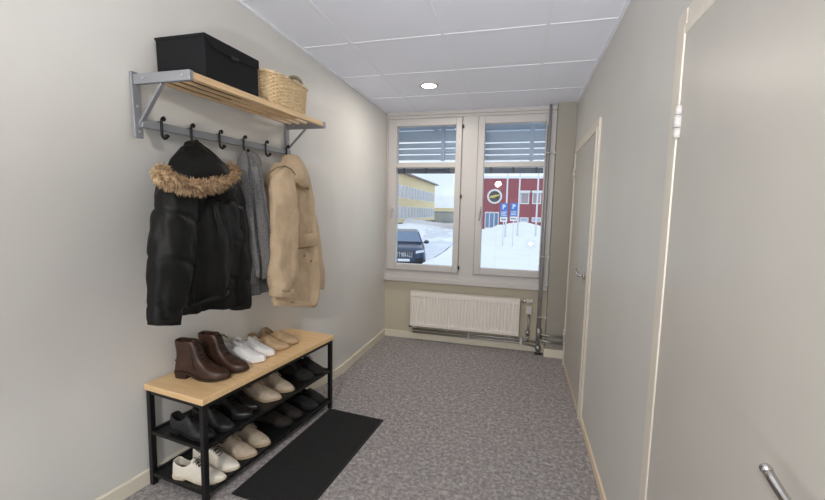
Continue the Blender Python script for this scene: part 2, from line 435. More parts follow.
# thermostat valve at the right end, with its tail pipe
va = MB(); va.cyl((R1, D-.075, .535), (.062, D-.075, .535), .011, 14); va.cyl((.058, D-.075, .535), (.105, D-.075, .54), .016, 14)
P(va, 'valve_body', m_chrome, rd, smooth=True)
P(MB().cyl((.098, D-.08, .54), (.135, D-.08, .545), .022, 20, .025).cyl((.135, D-.08, .545), (.168, D-.08, .547), .024, 20, .018), 'thermostat_head', m_white, rd, smooth=True)['label'] = 'white round thermostat head'
P(MB().box((.100, D-.11, .415), (.155, D-.07, .495)), 'sensor_box', m_white, rd, bevel=.006)['label'] = 'white sensor box'
P(MB().tube([(.128, D-.08, .42), (.126, D-.08, .25), (.124, D-.075, .19)], [.012, .010, .012], 12).cyl((.124, D-.075, .235), (.124, D-.075, .19), .02, 14).cyl((.124, D-.075, .17), (.124, D-.075, .12), .016, 14), 'return_valve', m_steel, rd, smooth=True)
hp = empty('heating_pipe', (.235, 4.15, 0), 'grey steel riser pipe climbing the wall right of the windows', 'pipe')
P(MB().tube([(.235, 4.15, .02), (.235, 4.15, 1.2), (.235, 4.15, H-.002)], .0135, 16), 'riser', m_pipe, hp, smooth=True)
P(MB().tube([(.214, 4.172, .03), (.214, 4.172, 1.0), (.217, 4.172, 2.3)], .0045, 8), 'riser_cable', m_pipe, hp, smooth=True)
P(MB().cyl((.235, 4.15, 0), (.235, 4.15, .012), .034, 20), 'floor_collar', m_dark, hp, smooth=False)
P(MB().cyl((.235, 4.15, .04), (.235, 4.15, .09), .027, 16).cyl((.235, 4.15, .15), (.235, 4.15, .27), .025, 16), 'pipe_joint', m_steel, hp, smooth=True)
for z in (2.03, 1.63-.62, .39):
    P(MB().tube([(.235+.016*cos(a), 4.15+.016*sin(a), z) for a in [2*pi*k/16 for k in range(16)]], .006, 6, closed=True).cyl((.256, 4.15, z), (.30, 4.15, z), .006, 8).box((.275, 4.138, z-.014), (.2995, 4.162, z+.014)), 'pipe_clamp', m_white, hp)
for z0, z1 in ((.225, .222), (.163, .160)):
    P(MB().tube([(.235, 4.15, z0), (.245, 4.12, z0), (.262, 4.085, z0), (.30, 4.075, z0), (XR-.01, 4.075, z1)], .012, 12).cyl((XR-.014, 4.075, z1), (XR-.002, 4.075, z1), .021, 16), 'branch_pipe', m_steel, hp, smooth=True)
P(MB().tube([(R0+.02, D-.045, .125), (-.3, D-.045, .125), (.05, D-.045, .125), (.213, 4.15, .125)], .011, 10).cyl((.0, D-.045, .125), (.05, D-.045, .125), .017, 12), 'supply_pipe', m_steel, rd, smooth=True)
P(MB().tube([(R0+.02, D-.05, .092), (-.3, D-.05, .092), (.05, D-.05, .092), (.213, 4.15, .08)], .010, 10), 'return_pipe', m_steel, rd, smooth=True)
P(MB().box((.05, D-.075, .07), (.075, D-.03, .15)), 'pipe_bracket', m_white, rd, bevel=.003)
P(MB().box((-.49, D-.07, .08), (-.475, D-.03, .14)), 'pipe_bracket', m_white, rd, bevel=.003)

# ------------------------------------------------------------------ ceiling downlight and added fill lamps
def downlight(x, y, label, w):
    r = empty('ceiling_downlight', (x, y, H), label, 'ceiling lamp')
    m = MB(); n = 36
    prof = [(.062, -.004), (.064, -.010), (.078, -.009), (.082, -.002), (.082, 0)]
    m.rings([[(q*cos(2*pi*k/n), q*sin(2*pi*k/n), z) for k in range(n)] for q, z in prof], caps=False)
    m.build('trim_ring', m_white, r, smooth=True)
    MB().cyl((0, 0, -.003), (0, 0, -.0065), .063, 36).build('diffuser', m_lamp, r)
    L = bpy.data.lights.new('downlight_lamp', 'AREA'); L.shape = 'DISK'; L.size = .12; L.energy = w; L.color = (1, .93, .84); L.spread = pi
    o = bpy.data.objects.new('downlight_lamp', L); COL.objects.link(o); o.parent = r; o.location = (0, 0, -.014)
    return r
downlight(-.795, 3.36, 'small round lit downlight in the ceiling before the window', 8)
LX, LY, RX, RZ = .25, -1.15, -.548, 2.11
def fill_lamp(x, y, zl, label):
    r = empty('fill_lamp', (x, y, 0), label, 'lamp')
    MB().cyl((0, 0, 0), (0, 0, .025), .15, 32).build('base', m_black, r, bevel=.004)
    MB().cyl((0, 0, .025), (0, 0, zl-.09), .012, 14).build('pole', m_black, r, smooth=True)
    return r
GR, GW = .06, 118
fl = fill_lamp(RX, LY, RZ, 'added fill light, a white globe on a tall pole, unseen behind the camera')  # glowing globe added out of view to fill the whole room with light
m_fillglow = mat_emit('fill_globe_glow', (255, 248, 240), GW/(pi*4*pi*GR*GR))
MB().ball((0, 0, RZ), GR, 16).build('fill_globe', m_fillglow, fl, smooth=True)
fl = fill_lamp(LX, LY, .70, 'added fill light, a black uplighter bowl on a pole, unseen behind the camera')  # uplight added out of view to brighten the ceiling and upper walls
AX = Vector((.12, .62, .775)).normalized(); a1 = AX.orthogonal().normalized(); a2 = AX.cross(a1); c0 = Vector((0, 0, .70))
MB().rings([[c0+AX*h+(a1*cos(2*pi*k/24)+a2*sin(2*pi*k/24))*q for k in range(24)] for q, h in ((.02, -.09), (.09, -.06), (.135, .0), (.15, .06))], caps=False).build('fill_bowl', m_black, fl, smooth=True, solid=.004)
L = bpy.data.lights.new('fill_uplight', 'SPOT'); L.energy = 172; L.color = (.96, .97, 1); L.spot_size = math.radians(104); L.spot_blend = .75; L.shadow_soft_size = .035
o = bpy.data.objects.new('fill_uplight', L); COL.objects.link(o); o.parent = fl; o.location = c0+AX*.05; o.rotation_euler = AX.to_track_quat('-Z', 'Y').to_euler()

# ------------------------------------------------------------------ coat rack (hangs a little out of level, like the photo)
TILT = .036
RK = Vector((XL, 1.76, 1.946))                       # top of the slats
def onrack(x, y, z=0):                               # world point -> height on the tilted rack
    return Vector((x, y, RK.z+(y-RK.y)*TILT+z))
rk = empty('coat_rack', RK, 'grey metal wall rack with a slatted beech hat shelf', 'coat rack', rx=TILT)
XF = .272                                            # depth of the shelf
for y in (-.525, .505):
    pb = -.235 if y < 0 else -.20
    pl = MB().box((.001, y-.018, pb), (.011, y+.018, .012)).build('mounting_plate', m_rack, rk, bevel=.003)
    for z in (-.008, -.115, pb+.025): MB().cyl((.011, y-.002, z), (.0145, y-.002, z), .005, 12).build('bolt', m_bolt, pl)
    ar = MB().box((.010, y-.010, -.036), (XF, y+.010, .002)).build('arm', m_rack, rk, bevel=.003)
    s = -1 if y < 0 else 1
    for xb in (XF-.03, .06): MB().cyl((xb, y-.010, -.017), (xb, y-.0135, -.017), .004, 12).build('bolt', m_bolt, ar)
    MB().bar((.012, y+.004, pb+.05), (.135, y+.004, -.036), .018, .008, up=(1, 0, 1)).build('brace', m_rack, rk, bevel=.002)
for k in range(5):
    x = .246-.0545*k
    MB().box((x+(.004 if k == 0 else 0), -.514, -.026 if k == 0 else -.010), (x+(.0205 if k == 0 else .019), .494, 0)).build('slat', m_slat, rk, bevel=.002)
MB().box((.010, -.525, -.194), (.030, .505, -.162)).build('hook_rail', m_rack, rk, bevel=.002)
# the hooks
HY = [1.321, 1.472, 1.643, 1.817, 2.005, 2.215]
HL = ['empty black hook, first from the near end of the rail', 'black hook holding the black parka', 'empty black hook between the parka and the grey cardigan', 'black hook holding the grey cardigan',
      'empty black hook between the grey cardigan and the beige coat', 'black hook holding the beige trench coat at the far end of the rail']
HK = []
for y, l in zip(HY, HL):
    b = onrack(XL, y, -.162)                          # top of rail
    pts = [(.049, .008), (.0525, .014), (.048, .0195), (.040, .018), (.0355, .009), (.0345, 0), (.0345, -.024), (.0352, -.046), (.040, -.060), (.049, -.066), (.058, -.063), (.062, -.055)]
    m = MB().tube([Vector((x, 0, z)) for x, z in pts], .0050, 8); m.ball((.061, 0, -.055), .0096, 8, (1, 1, .8)); m.ball((.049, 0, .007), .0046, 6)
    m.box((.0035, -.006, .001), (.036, .006, .003)).box((.0035, -.006, -.012), (.006, .006, .003))
    h = m.build('coat_hook', m_hook, None, smooth=True, loc=b); tag(h, l, 'hook', 'black hooks on the rack rail'); HK.append(b)

# ------------------------------------------------------------------ box and basket on the shelf
bx = empty('storage_box', onrack(-1.205, 1.49, .001), 'black lidded cardboard storage box at the near end of the hat shelf', 'box', rx=TILT)
bd, by, bh = .235, .162, .163
MB().box((-bd, -by, 0), (0, by, bh-.004)).build('box_body', m_box, bx, bevel=.003)
m = MB().box((-bd-.003, -by-.003, bh-.004), (.004, by+.003, bh+.003))
m.prism([(.001, -by-.003, bh), (.001, by+.003, bh), (.001, by+.001, bh-.036), (.001, by-.035, bh-.042), (.001, -by+.045, bh-.042), (.001, -by-.001, bh-.012)], (.004, 0, 0))
m.box((-bd, -by-.003, bh-.010), (.003, -by, bh)); m.box((-bd, by, bh-.03), (.003, by+.003, bh))
m.build('box_lid', m_box, bx, bevel=.0015)
MB().box((.004, -.022, bh-.052), (.009, .022, bh-.036)).build('latch', m_black, bx, bevel=.002)
bk = empty('wicker_basket', onrack(-1.308, 1.930, -.001), 'natural wicker basket beside the black box on the hat shelf', 'basket', rx=TILT)
def rrect(a, hx, hy, e=.38):
    c, s = cos(a), sin(a); return Vector((hx*math.copysign(abs(c)**e, c), hy*math.copysign(abs(s)**e, s), 0))
NS, NR = 84, 17
rs = []
for i in range(NR*2+1):
    t = i/(NR*2); z = .152*t; row = []
    hx, hy = .100+.012*t, .195+.014*t
    for k in range(NS):
        a = 2*pi*k/NS
        # even arc spacing on the rounded rectangle
        p = rrect(a, hx, hy, .55)
        n = Vector((p.x/hx**2, p.y/hy**2, 0)).normalized()
        ph = (k//2+i//2) % 2
        off = (.0050 if (k % 2) else -.0010)*(1 if ph else -.7)
        off += .0014*(1 if i % 2 else -1)
        row.append(p+n*(off+.002*noise.noise(Vector((k*.31, i*.2, 0))))+Vector((0, 0, z+.0022*noise.noise(Vector((k*.15, i*.9, 3))))))
    rs.append(row)
m = MB(); m.rings(rs, caps=False); m.add(rs[0], [tuple(range(NS-1, -1, -1))])
m.build('woven_body', m_wick, bk, solid=.004)
m = MB()
for ph in (0, pi):
    m.tube([rrect(2*pi*k/120, .114, .211, .55)+Vector((0, 0, .153))+Vector((0, 0, .004*sin(2*pi*k/120*30+ph)))+rrect(2*pi*k/120, .004, .004, 1)*cos(2*pi*k/120*30+ph) for k in range(120)], .0055, 6, closed=True)
m.build('rim', m_wick, bk, smooth=True)
m = MB()
for ph in (0, pi):
    pts = []
    for k in range(41):
        t = k/40; a = pi*t
        c = Vector((.060*cos(a)+.03, .130, .150+.062*sin(a)**.8))
        pts.append(c+Vector((0, .005*cos(t*40+ph), .005*sin(t*40+ph))))
    m.tube(pts, .007, 8)
m.build('handle', m_rope, bk, smooth=True)['label'] = 'grey-green twisted rope handle'

# ------------------------------------------------------------------ garments: vertical lofts with folds
def garment(rows, X, d, nm, ma, parent, fold=None, nu=48, sub=3, quilt=0, open_bottom=True, jig=.004, seed=0):
    """rows: (y_px, xl_px, xr_px) or ((xl,yl),(xr,yr)) outline on the plane x = X; d: half depth (number or list per row)"""
    L = []
    for i, r in enumerate(rows):
        if isinstance(r[0], tuple): a, b = r[0], r[1]
        else: a, b = (r[1], r[0]), (r[2], r[0])
        xx = X[i] if isinstance(X, (list, tuple)) else X
        L.append((at(a[0], a[1], 'x', xx), at(b[0], b[1], 'x', xx), d[i] if isinstance(d, (list, tuple)) else d))
    n = (len(L)-1)*sub*(5 if quilt else 3)+1; rings_ = []
    ts = list(range(len(L)))
    def c(j, comp, t): return cinterp(t, [(k, L[k][j][comp]) for k in ts])
    def cd(t): return cinterp(t, [(k, L[k][2]) for k in ts])
    org = Vector(parent.location)
    for i in range(n):
        t = (len(L)-1)*i/(n-1)
        a = Vector([c(0, q, t) for q in range(3)]); b = Vector([c(1, q, t) for q in range(3)]); dd = max(.003, cd(t))
        mid = (a+b)/2; hv = (b-a)/2; w = hv.length
        k = sqrt(max(.15*w*w, w*w-(.9*dd)**2))/max(w, 1e-6) if w > 0 else 1
        hv *= k; ring = []
        for u in range(nu):
            ph = 2*pi*u/nu; cs, sn = cos(ph), sin(ph)
            e = .8
            p = mid+hv*(math.copysign(abs(cs)**e, cs)); off = dd*math.copysign(abs(sn)**e, sn)
            z = p.z
            if quilt:
                f_ = (z+0.352*p.y-1.654)/quilt; qd = abs(f_-round(f_))*quilt; qv = (1-math.exp(-(qd/.009)**2))*(.80+.20*min(1, qd/(.45*quilt))**.5); off *= .87+.14*qv; p = mid+(p-mid)*(.980+.022*qv)
            if fold: 
                fo = fold(ph, t/(len(L)-1), z); off += fo*(abs(sn)**.5)*(1 if sn >= 0 else -1)
            q = p+Vector((off, 0, 0))
            nv = noise.noise_vector(Vector((q.y*11+seed, q.z*8, q.x*9)))*jig+noise.noise_vector(Vector((q.y*34+seed, q.z*14+q.y*9, q.x*30)))*jig*.6
            ring.append(q+nv-org)
        rings_.append(ring)
    m = MB(); m.rings(rings_, caps=False)
    top = sum(rings_[0], Vector())/nu; bot = sum(rings_[-1], Vector())/nu+Vector((0, 0, .012))
    k = len(m.v); m.v += [top, bot]
    for u in range(nu):
        m.f.append((k, (u+1) % nu, u)); o = (n-1)*nu; m.f.append((k+1, o+u, o+(u+1) % nu))
    return m.build(nm, ma, parent, smooth=True)
def strip(pts, w, nm, ma, parent, th=.004):
    """a flat band (seam, hem, flap) along world points, w high, lying on the surface (normal +x)"""
    org = Vector(parent.location); pts = [Vector(p)-org for p in pts]; R = []
    for p in pts:
        up = Vector((0, 0, w/2)); nx = Vector((th, 0, 0))
        R.append([p-up, p-up+nx, p+up+nx, p+up])
    return MB().rings(R).build(nm, ma, parent, bevel=.0015)

# --- black parka
pk = empty('parka', HK[1]+Vector((.055, 0, -.08)), 'black puffer parka with a fur trimmed hood on the second hook', 'coat')
fb = lambda ph, t, z: .010*sin(5*ph+2*t)*t+.006*sin(9*ph)*t
garment([(176, 168, 228), (188, 164, 232), (205, 163, 237), (230, 164, 243), (258, 170, 244), (285, 176, 241), (303, 179, 236), ((180, 314), (231, 306))], [-1.375, -1.38, -1.38, -1.375, -1.375, -1.375, -1.375, -1.375], [.045, .062, .066, .062, .055, .05, .047, .044], 'body', m_parka, pk, fb, quilt=.19, jig=.010, seed=1)
garment([(196, 197, 222), (215, 194, 226), (240, 192, 230), (265, 190, 231), (285, 188, 229), ((188, 308), (228, 292))], [-1.345, -1.335, -1.325, -1.32, -1.315, -1.315], [.03, .036, .038, .036, .034, .03], 'front_panel', m_parka, pk, lambda ph, t, z: .010*sin(4*ph+3*t), jig=.010, seed=2)
garment([(176, 163, 184), (184, 158, 190), (200, 154, 195), (222, 151.5, 196), (250, 149.5, 194), (275, 148.5, 192), (298, 148, 185), (317, 148, 179), (322, 148.5, 178)], [-1.35, -1.345, -1.335, -1.325, -1.315, -1.31, -1.305, -1.30, -1.30], [.04, .055, .062, .062, .058, .054, .048, .042, .038], 'sleeve', m_parka, pk, lambda ph, t, z: .006*sin(3*ph+5*t), quilt=.19, jig=.010, seed=3)
garment([((148.5, 320), (178.5, 319)), ((148.3, 323), (178, 321)), ((148.5, 326), (177.5, 323.5))], -1.30, [.038, .041, .038], 'cuff', m_parka, pk, jig=.003, nu=32)
garment([(183, 219, 236), (195, 221, 241), (215, 224, 245), (240, 226, 248), (265, 227, 249.5), (285, 228, 250), (302, 230, 249.5), (305, 230.5, 249.2)], [-1.39, -1.385, -1.38, -1.375, -1.37, -1.365, -1.36, -1.36], [.03, .042, .047, .047, .045, .042, .036, .034], 'sleeve', m_parka, pk, lambda ph, t, z: .005*sin(3*ph+4*t), quilt=.19, jig=.009, seed=4)
garment([((230, 304.5), (249.5, 303)), ((230, 307.5), (249.5, 306)), ((230.5, 310), (249, 308))], -1.36, [.033, .036, .033], 'cuff', m_parka, pk, jig=.003, nu=32)
garment([(139.5, 191, 195.5), (142, 187.5, 199), (148, 181.5, 207), (156, 175.5, 215.5), (164, 170.5, 223), (173, 168, 228), (184, 172, 229), (193, 182, 226)], [-1.40, -1.395, -1.385, -1.37, -1.36, -1.35, -1.345, -1.35], [.008, .02, .036, .055, .068, .075, .07, .055], 'hood', m_parka, pk, lambda ph, t, z: .010*sin(4*ph+4*t)*min(1, 3*t), jig=.010, seed=5)
garment([(180, 205, 230), (190, 203, 234), (199, 207, 232), (204, 213, 227)], [-1.335, -1.325, -1.33, -1.34], [.05, .058, .045, .02], 'hood_lining', m_parka, pk, jig=.006, seed=6)
# hem binding and zip
garment([((187.5, 304), (228, 288.5)), ((187.5, 306.5), (228.5, 291)), ((188, 309), (228.5, 293.5))], -1.312, [.032, .037, .032], 'hem_band', m_parka, pk, jig=.003)
org = Vector(pk.location)
m = MB().tube([at(x, y, 'x', -1.285)-org for x, y in ((213, 205), (217, 225), (221, 250), (224, 272), (226.5, 288))], .004, 6)
m.build('zip', m_hook, pk, smooth=True)
# fur: short tapering tufts over a thick curved roll
FP = [at(x, y, 'x', X) for x, y, X in ((163, 168, -1.36), (161.5, 175.5, -1.315), (172, 181, -1.285), (185, 185, -1.27), (199, 186.5, -1.265), (213, 184.5, -1.27), (225, 179.5, -1.285), (233.5, 172.5, -1.315), (230.5, 166, -1.36))]
FR = [.016, .026, .030, .028, .028, .028, .030, .027, .016]
def fpath(t):
    k = t*(len(FP)-1); P_ = lambda c: cinterp(k, [(i, FP[i][c]) for i in range(len(FP))])
    return Vector((P_(0), P_(1), P_(2))), cinterp(k, [(i, FR[i]) for i in range(len(FR))])
m = MB(); m.tube([fpath(i/40)[0]-org for i in range(41)], [fpath(i/40)[1]*.8 for i in range(41)], 12)
for i in range(3400):
    t = random.random(); p, r = fpath(t); q, _ = fpath(min(1, t+.01)); d = (q-p).normalized() if t < .99 else (p-fpath(t-.01)[0]).normalized()
    a = d.cross(Vector((0, 0, 1))).normalized(); b = d.cross(a)
    th = random.random()*2*pi; nrm = a*cos(th)+b*sin(th)
    clump = noise.noise_vector(p*38+nrm*1.5)*.8
    dirn = (nrm+clump+Vector((random.gauss(0, .25), random.gauss(0, .25), random.gauss(0, .25)-.25))).normalized()
    base = p+nrm*r*.68-org; ln = random.uniform(.014, .029)
    s1 = dirn.orthogonal().normalized(); s2 = dirn.cross(s1); w = .0021
    tip = base+dirn*ln+Vector((0, 0, -.006)); midp = base+dirn*ln*.55
    vs = [base+s1*w, base-s1*w*.5+s2*w*.87, base-s1*w*.5-s2*w*.87, midp+s1*w*.8, midp-s1*w*.4+s2*w*.7, midp-s1*w*.4-s2*w*.7, tip]
    m.add(vs, [(0, 1, 4, 3), (1, 2, 5, 4), (2, 0, 3, 5), (3, 4, 6), (4, 5, 6), (5, 3, 6)])
m.build('fur_trim', m_fur, pk)['label'] = 'tan fur trim around the hood'

# --- grey cardigan
cd_ = empty('cardigan', HK[3]+Vector((.055, 0, -.08)), 'grey knitted cardigan hanging between the parka and the beige coat', 'cardigan')
ff = lambda ph, t, z: (.020*sin(5.0*ph+.8+1.2*t)+.008*sin(11*ph+t))*min(1, .25+1.4*t)
garment([(150, 243, 250.5), (154, 241, 256), (162, 239.5, 259.5), (180, 239, 261), (205, 240.5, 264.5), (235, 244, 268.5), (262, 247, 271.5), ((248.5, 277), (275, 277.5))], [-1.41, -1.405, -1.395, -1.385, -1.38, -1.38, -1.38, -1.38], [.005, .020, .034, .036, .036, .036, .036, .034], 'body', m_knit, cd_, ff, nu=96, jig=.005, seed=11)
garment([(165, 252, 260), (185, 252.5, 262.5), (215, 255.5, 267), (245, 259, 271), (265, 261, 273.5), ((262, 279), (275.5, 277))], [-1.36, -1.35, -1.345, -1.345, -1.345, -1.345], [.014, .02, .022, .022, .022, .02], 'sleeve', m_knit, cd_, lambda ph, t, z: .007*sin(4*ph+2*t), jig=.004, seed=12)
garment([(240, 246, 266), (262, 248, 270), (280, 249.5, 272), ((252, 296), (272, 289))], -1.40, [.02, .022, .022, .02], 'lower_panel', m_knit, cd_, lambda ph, t, z: .012*sin(6*ph+1), nu=72, jig=.004, seed=13)
garment([((247.5, 262), (255, 262)), ((248, 275), (256, 275)), ((248.5, 285), (256.5, 284))], -1.375, [.016, .018, .016], 'sleeve', m_knit, cd_, jig=.003, nu=32, seed=14)

# --- beige trench coat
tr = empty('trench_coat', HK[5]+Vector((.055, 0, -.08)), 'beige cotton trench coat on the last hook at the far end of the rack', 'coat')
ft = lambda ph, t, z: (.017*sin(5*ph+1.3+1.5*t)+.008*sin(11*ph+4*t))*min(1, .3+t)
garment([(158, 285, 298), (164, 281, 302), (175, 279, 307), (192, 280, 311), (215, 281, 313.5), (238, 282, 315.5), (262, 280, 318), (285, 277, 318.5), ((273.5, 302), (314.5, 305))], [-1.39, -1.385, -1.38, -1.378, -1.378, -1.378, -1.378, -1.378, -1.378], [.02, .036, .046, .05, .05, .046, .05, .052, .05], 'body', m_trench, tr, ft, nu=96, jig=.011, seed=21)
garment([(163, 277, 290), (170, 273, 292.5), (185, 271, 294), (205, 270, 295), (230, 270, 294.5), (255, 270.5, 294), (275, 271, 293.5), (290, 271.5, 292.5)], [-1.36, -1.345, -1.33, -1.32, -1.315, -1.31, -1.305, -1.305], [.03, .042, .048, .05, .05, .048, .046, .042], 'sleeve', m_trench, tr, lambda ph, t, z: .008*sin(3*ph+9*t)+.005*sin(2*ph-22*t), jig=.012, seed=22)
garment([((271.3, 288), (292.8, 289.5)), ((271, 292), (292.6, 293.5)), ((271.6, 296), (291.8, 297.5))], -1.304, [.043, .047, .044], 'cuff', m_trench, tr, jig=.003, nu=36)
garment([(205, 308, 313), (225, 310, 316.5), (245, 311, 319.5), (265, 312, 322), (280, 313, 323), (289, 314, 323)], -1.385, [.02, .028, .032, .034, .034, .03], 'sleeve', m_trench, tr, jig=.005, seed=23)
# collar: a folded-over cape falling from the neck to both sides
garment([(154.5, 288, 294), (156.5, 284.5, 297), (162, 281.5, 300.5), (169, 279.5, 304), (177, 284, 307), (184, 295, 308.5), (189, 305.5, 309)], [-1.375, -1.37, -1.355, -1.34, -1.325, -1.315, -1.31], [.012, .026, .042, .052, .045, .03, .008], 'collar', m_trench, tr, lambda ph, t, z: .006*sin(5*ph), jig=.005, seed=24)
garment([(163, 276, 284), (170, 271, 279), (178, 267.5, 275), (184, 265.5, 272), (188, 267, 270.5)], [-1.36, -1.365, -1.37, -1.375, -1.375], [.02, .026, .026, .022, .01], 'collar', m_trench, tr, jig=.004, seed=25)
garment([((296.5, 234), (315.8, 231.5)), ((296.7, 239), (316.2, 237)), ((297.2, 247), (316.0, 245))], -1.362, [.050, .055, .048], 'pocket_flap', m_trench, tr, jig=.003, nu=40, seed=26)
garment([((274, 299.5), (315, 302)), ((273.7, 302.5), (314.8, 305)), ((274, 305.5), (313.5, 307.5))], -1.378, [.051, .054, .051], 'hem_band', m_trench, tr, jig=.003, nu=64, seed=27)
org = Vector(tr.location)
for (x, y) in ((304, 256), (311, 261), (289, 292)):
    p = at(x, y, 'x', -1.327 if x > 295 else -1.262)-org
    MB().cyl(p, p+Vector((.005, 0, 0)), .007, 14).build('button', m_button, tr, smooth=False)

MB().tube([at(x, y, 'x', X)-org for x, y, X in ((266.5, 188, -1.352), (266.5, 180, -1.342), (270, 172.5, -1.325), (277, 167.5, -1.305), (285, 166, -1.296), (291, 169, -1.292), (296, 175.5, -1.290), (302, 183, -1.292), (308.5, 189.5, -1.300))], .0035, 8).build('collar_edge', m_trenchd, tr, smooth=True)['label'] = 'darker collar edge'
MB().tube([at(x, y, 'x', X)-org for x, y, X in ((294.5, 182, -1.322), (295.5, 205, -1.325), (295, 230, -1.328), (294.5, 255, -1.328), (294, 285, -1.328))], .003, 8).build('side_seam', m_trenchd, tr, smooth=True)
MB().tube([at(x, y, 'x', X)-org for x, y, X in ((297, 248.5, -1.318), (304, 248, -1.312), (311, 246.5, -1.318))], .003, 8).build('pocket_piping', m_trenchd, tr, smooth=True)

# ------------------------------------------------------------------ shoe bench
BO = Vector((-1.388, 1.452, 0)); BA = math.atan2(.992, .1275)       # near front corner, direction of its length
bl, bdp, bht = 1.065, .397, .54
bn = empty('shoe_bench', BO, 'oak topped black metal shoe bench against the left wall', 'bench', rz=BA)
def bw(u, v, z=0):                                    # u along the bench, v back towards the wall
    c, s = cos(BA), sin(BA); return Vector((BO.x+u*c-v*s, BO.y+u*s+v*c, z))
MB().box((-.008, -.008, bht-.03), (bl+.008, bdp+.004, bht)).build('bench_top', m_oak, bn, bevel=.003)['label'] = 'pale oak bench top'
T = .026
for u in (0, bl-T):
    for v in (0, bdp-T):
        MB().box((u, v, 0), (u+T, v+T, bht-.03)).build('leg', m_black, bn, bevel=.002)
m = MB()
for v in (0, bdp-T): m.box((T, v+.002, bht-.052), (bl-T, v+T-.002, bht-.03))
for u in (0, bl-T): m.box((u+.002, T, bht-.052), (u+T-.002, bdp-T, bht-.03))
m.build('apron_frame', m_black, bn, bevel=.0015)
for z in (.285, .060):
    m = MB()
    for v in (.003, bdp-T+.003): m.box((T, v, z-.010), (bl-T, v+.018, z+.008))
    for u in (.003, bl-T+.003): m.box((u, T, z-.010), (u+.018, bdp-T, z+.008))
    r = m.build('shelf_rail', m_black, bn, bevel=.0015)
    MB().box((.02, .018, z-.004), (bl-.02, bdp-.02, z+.001)).build('shelf', m_shelf, bn)

# ------------------------------------------------------------------ shoes
W0 = [(0, .40), (.012, .58), (.04, .72), (.1, .80), (.2, .80), (.35, .77), (.5, .84), (.62, .95), (.72, 1.0), (.82, .92), (.90, .74), (.955, .50), (.985, .32), (1, .18)]
WP = [(0, .40), (.012, .58), (.04, .72), (.1, .78), (.2, .77), (.35, .74), (.5, .82), (.62, .95), (.69, 1.0), (.79, .90), (.87, .71), (.94, .46), (.98, .28), (1, .16)]
TS = [0, .012, .035, .07, .12, .18, .24, .29, .33, .365, .395, .42, .45, .48, .52, .56, .61, .66, .71, .76, .81, .86, .90, .935, .962, .983, 1]
STY = {
 'sneaker': dict(col=[(0, .078), (.06, .070), (.18, .054), (.30, .058), (.37, .074), (.42, .082), (.48, .076), (.56, .064), (.66, .050), (.78, .040), (.88, .035), (.95, .029), (.98, .024), (1, .019)], th=.020, front=.41, gap=50, laces=(.43, .60, 4), e=.66, out=WP, heel=0, pad=1.05),
 'oxford': dict(col=[(0, .082), (.06, .074), (.18, .058), (.30, .064), (.37, .082), (.42, .088), (.48, .082), (.56, .068), (.66, .052), (.78, .042), (.88, .036), (.95, .029), (.98, .024), (1, .018)], th=.010, front=.41, gap=50, laces=(.42, .58, 4), e=.66, out=WP, heel=.014, pad=1.07),
 'derby': dict(col=[(0, .080), (.06, .072), (.18, .056), (.30, .060), (.37, .076), (.42, .086), (.48, .082), (.56, .070), (.66, .056), (.78, .044), (.88, .037), (.95, .030), (.98, .024), (1, .018)], th=.012, front=.43, gap=48, laces=(.45, .53, 2), e=.66, out=WP, heel=.004, pad=1.07),
 'loafer': dict(col=[(0, .074), (.06, .066), (.18, .046), (.28, .045), (.36, .056), (.42, .070), (.47, .070), (.56, .061), (.66, .051), (.78, .042), (.88, .035), (.95, .028), (.98, .023), (1, .018)], th=.011, front=.42, gap=42, laces=None, e=.66, out=W0, heel=.0, pad=1.05),
 'boot': dict(col=[(0, .176), (.1, .174), (.2, .172), (.3, .175), (.37, .178), (.41, .166), (.44, .142), (.47, .120), (.52, .100), (.58, .084), (.66, .068), (.76, .056), (.86, .048), (.93, .040), (.975, .032), (1, .022)], th=.010, front=.375, gap=56, laces=(.395, .60, 6), e=.42, out=W0, heel=.026, pad=1.07),
}
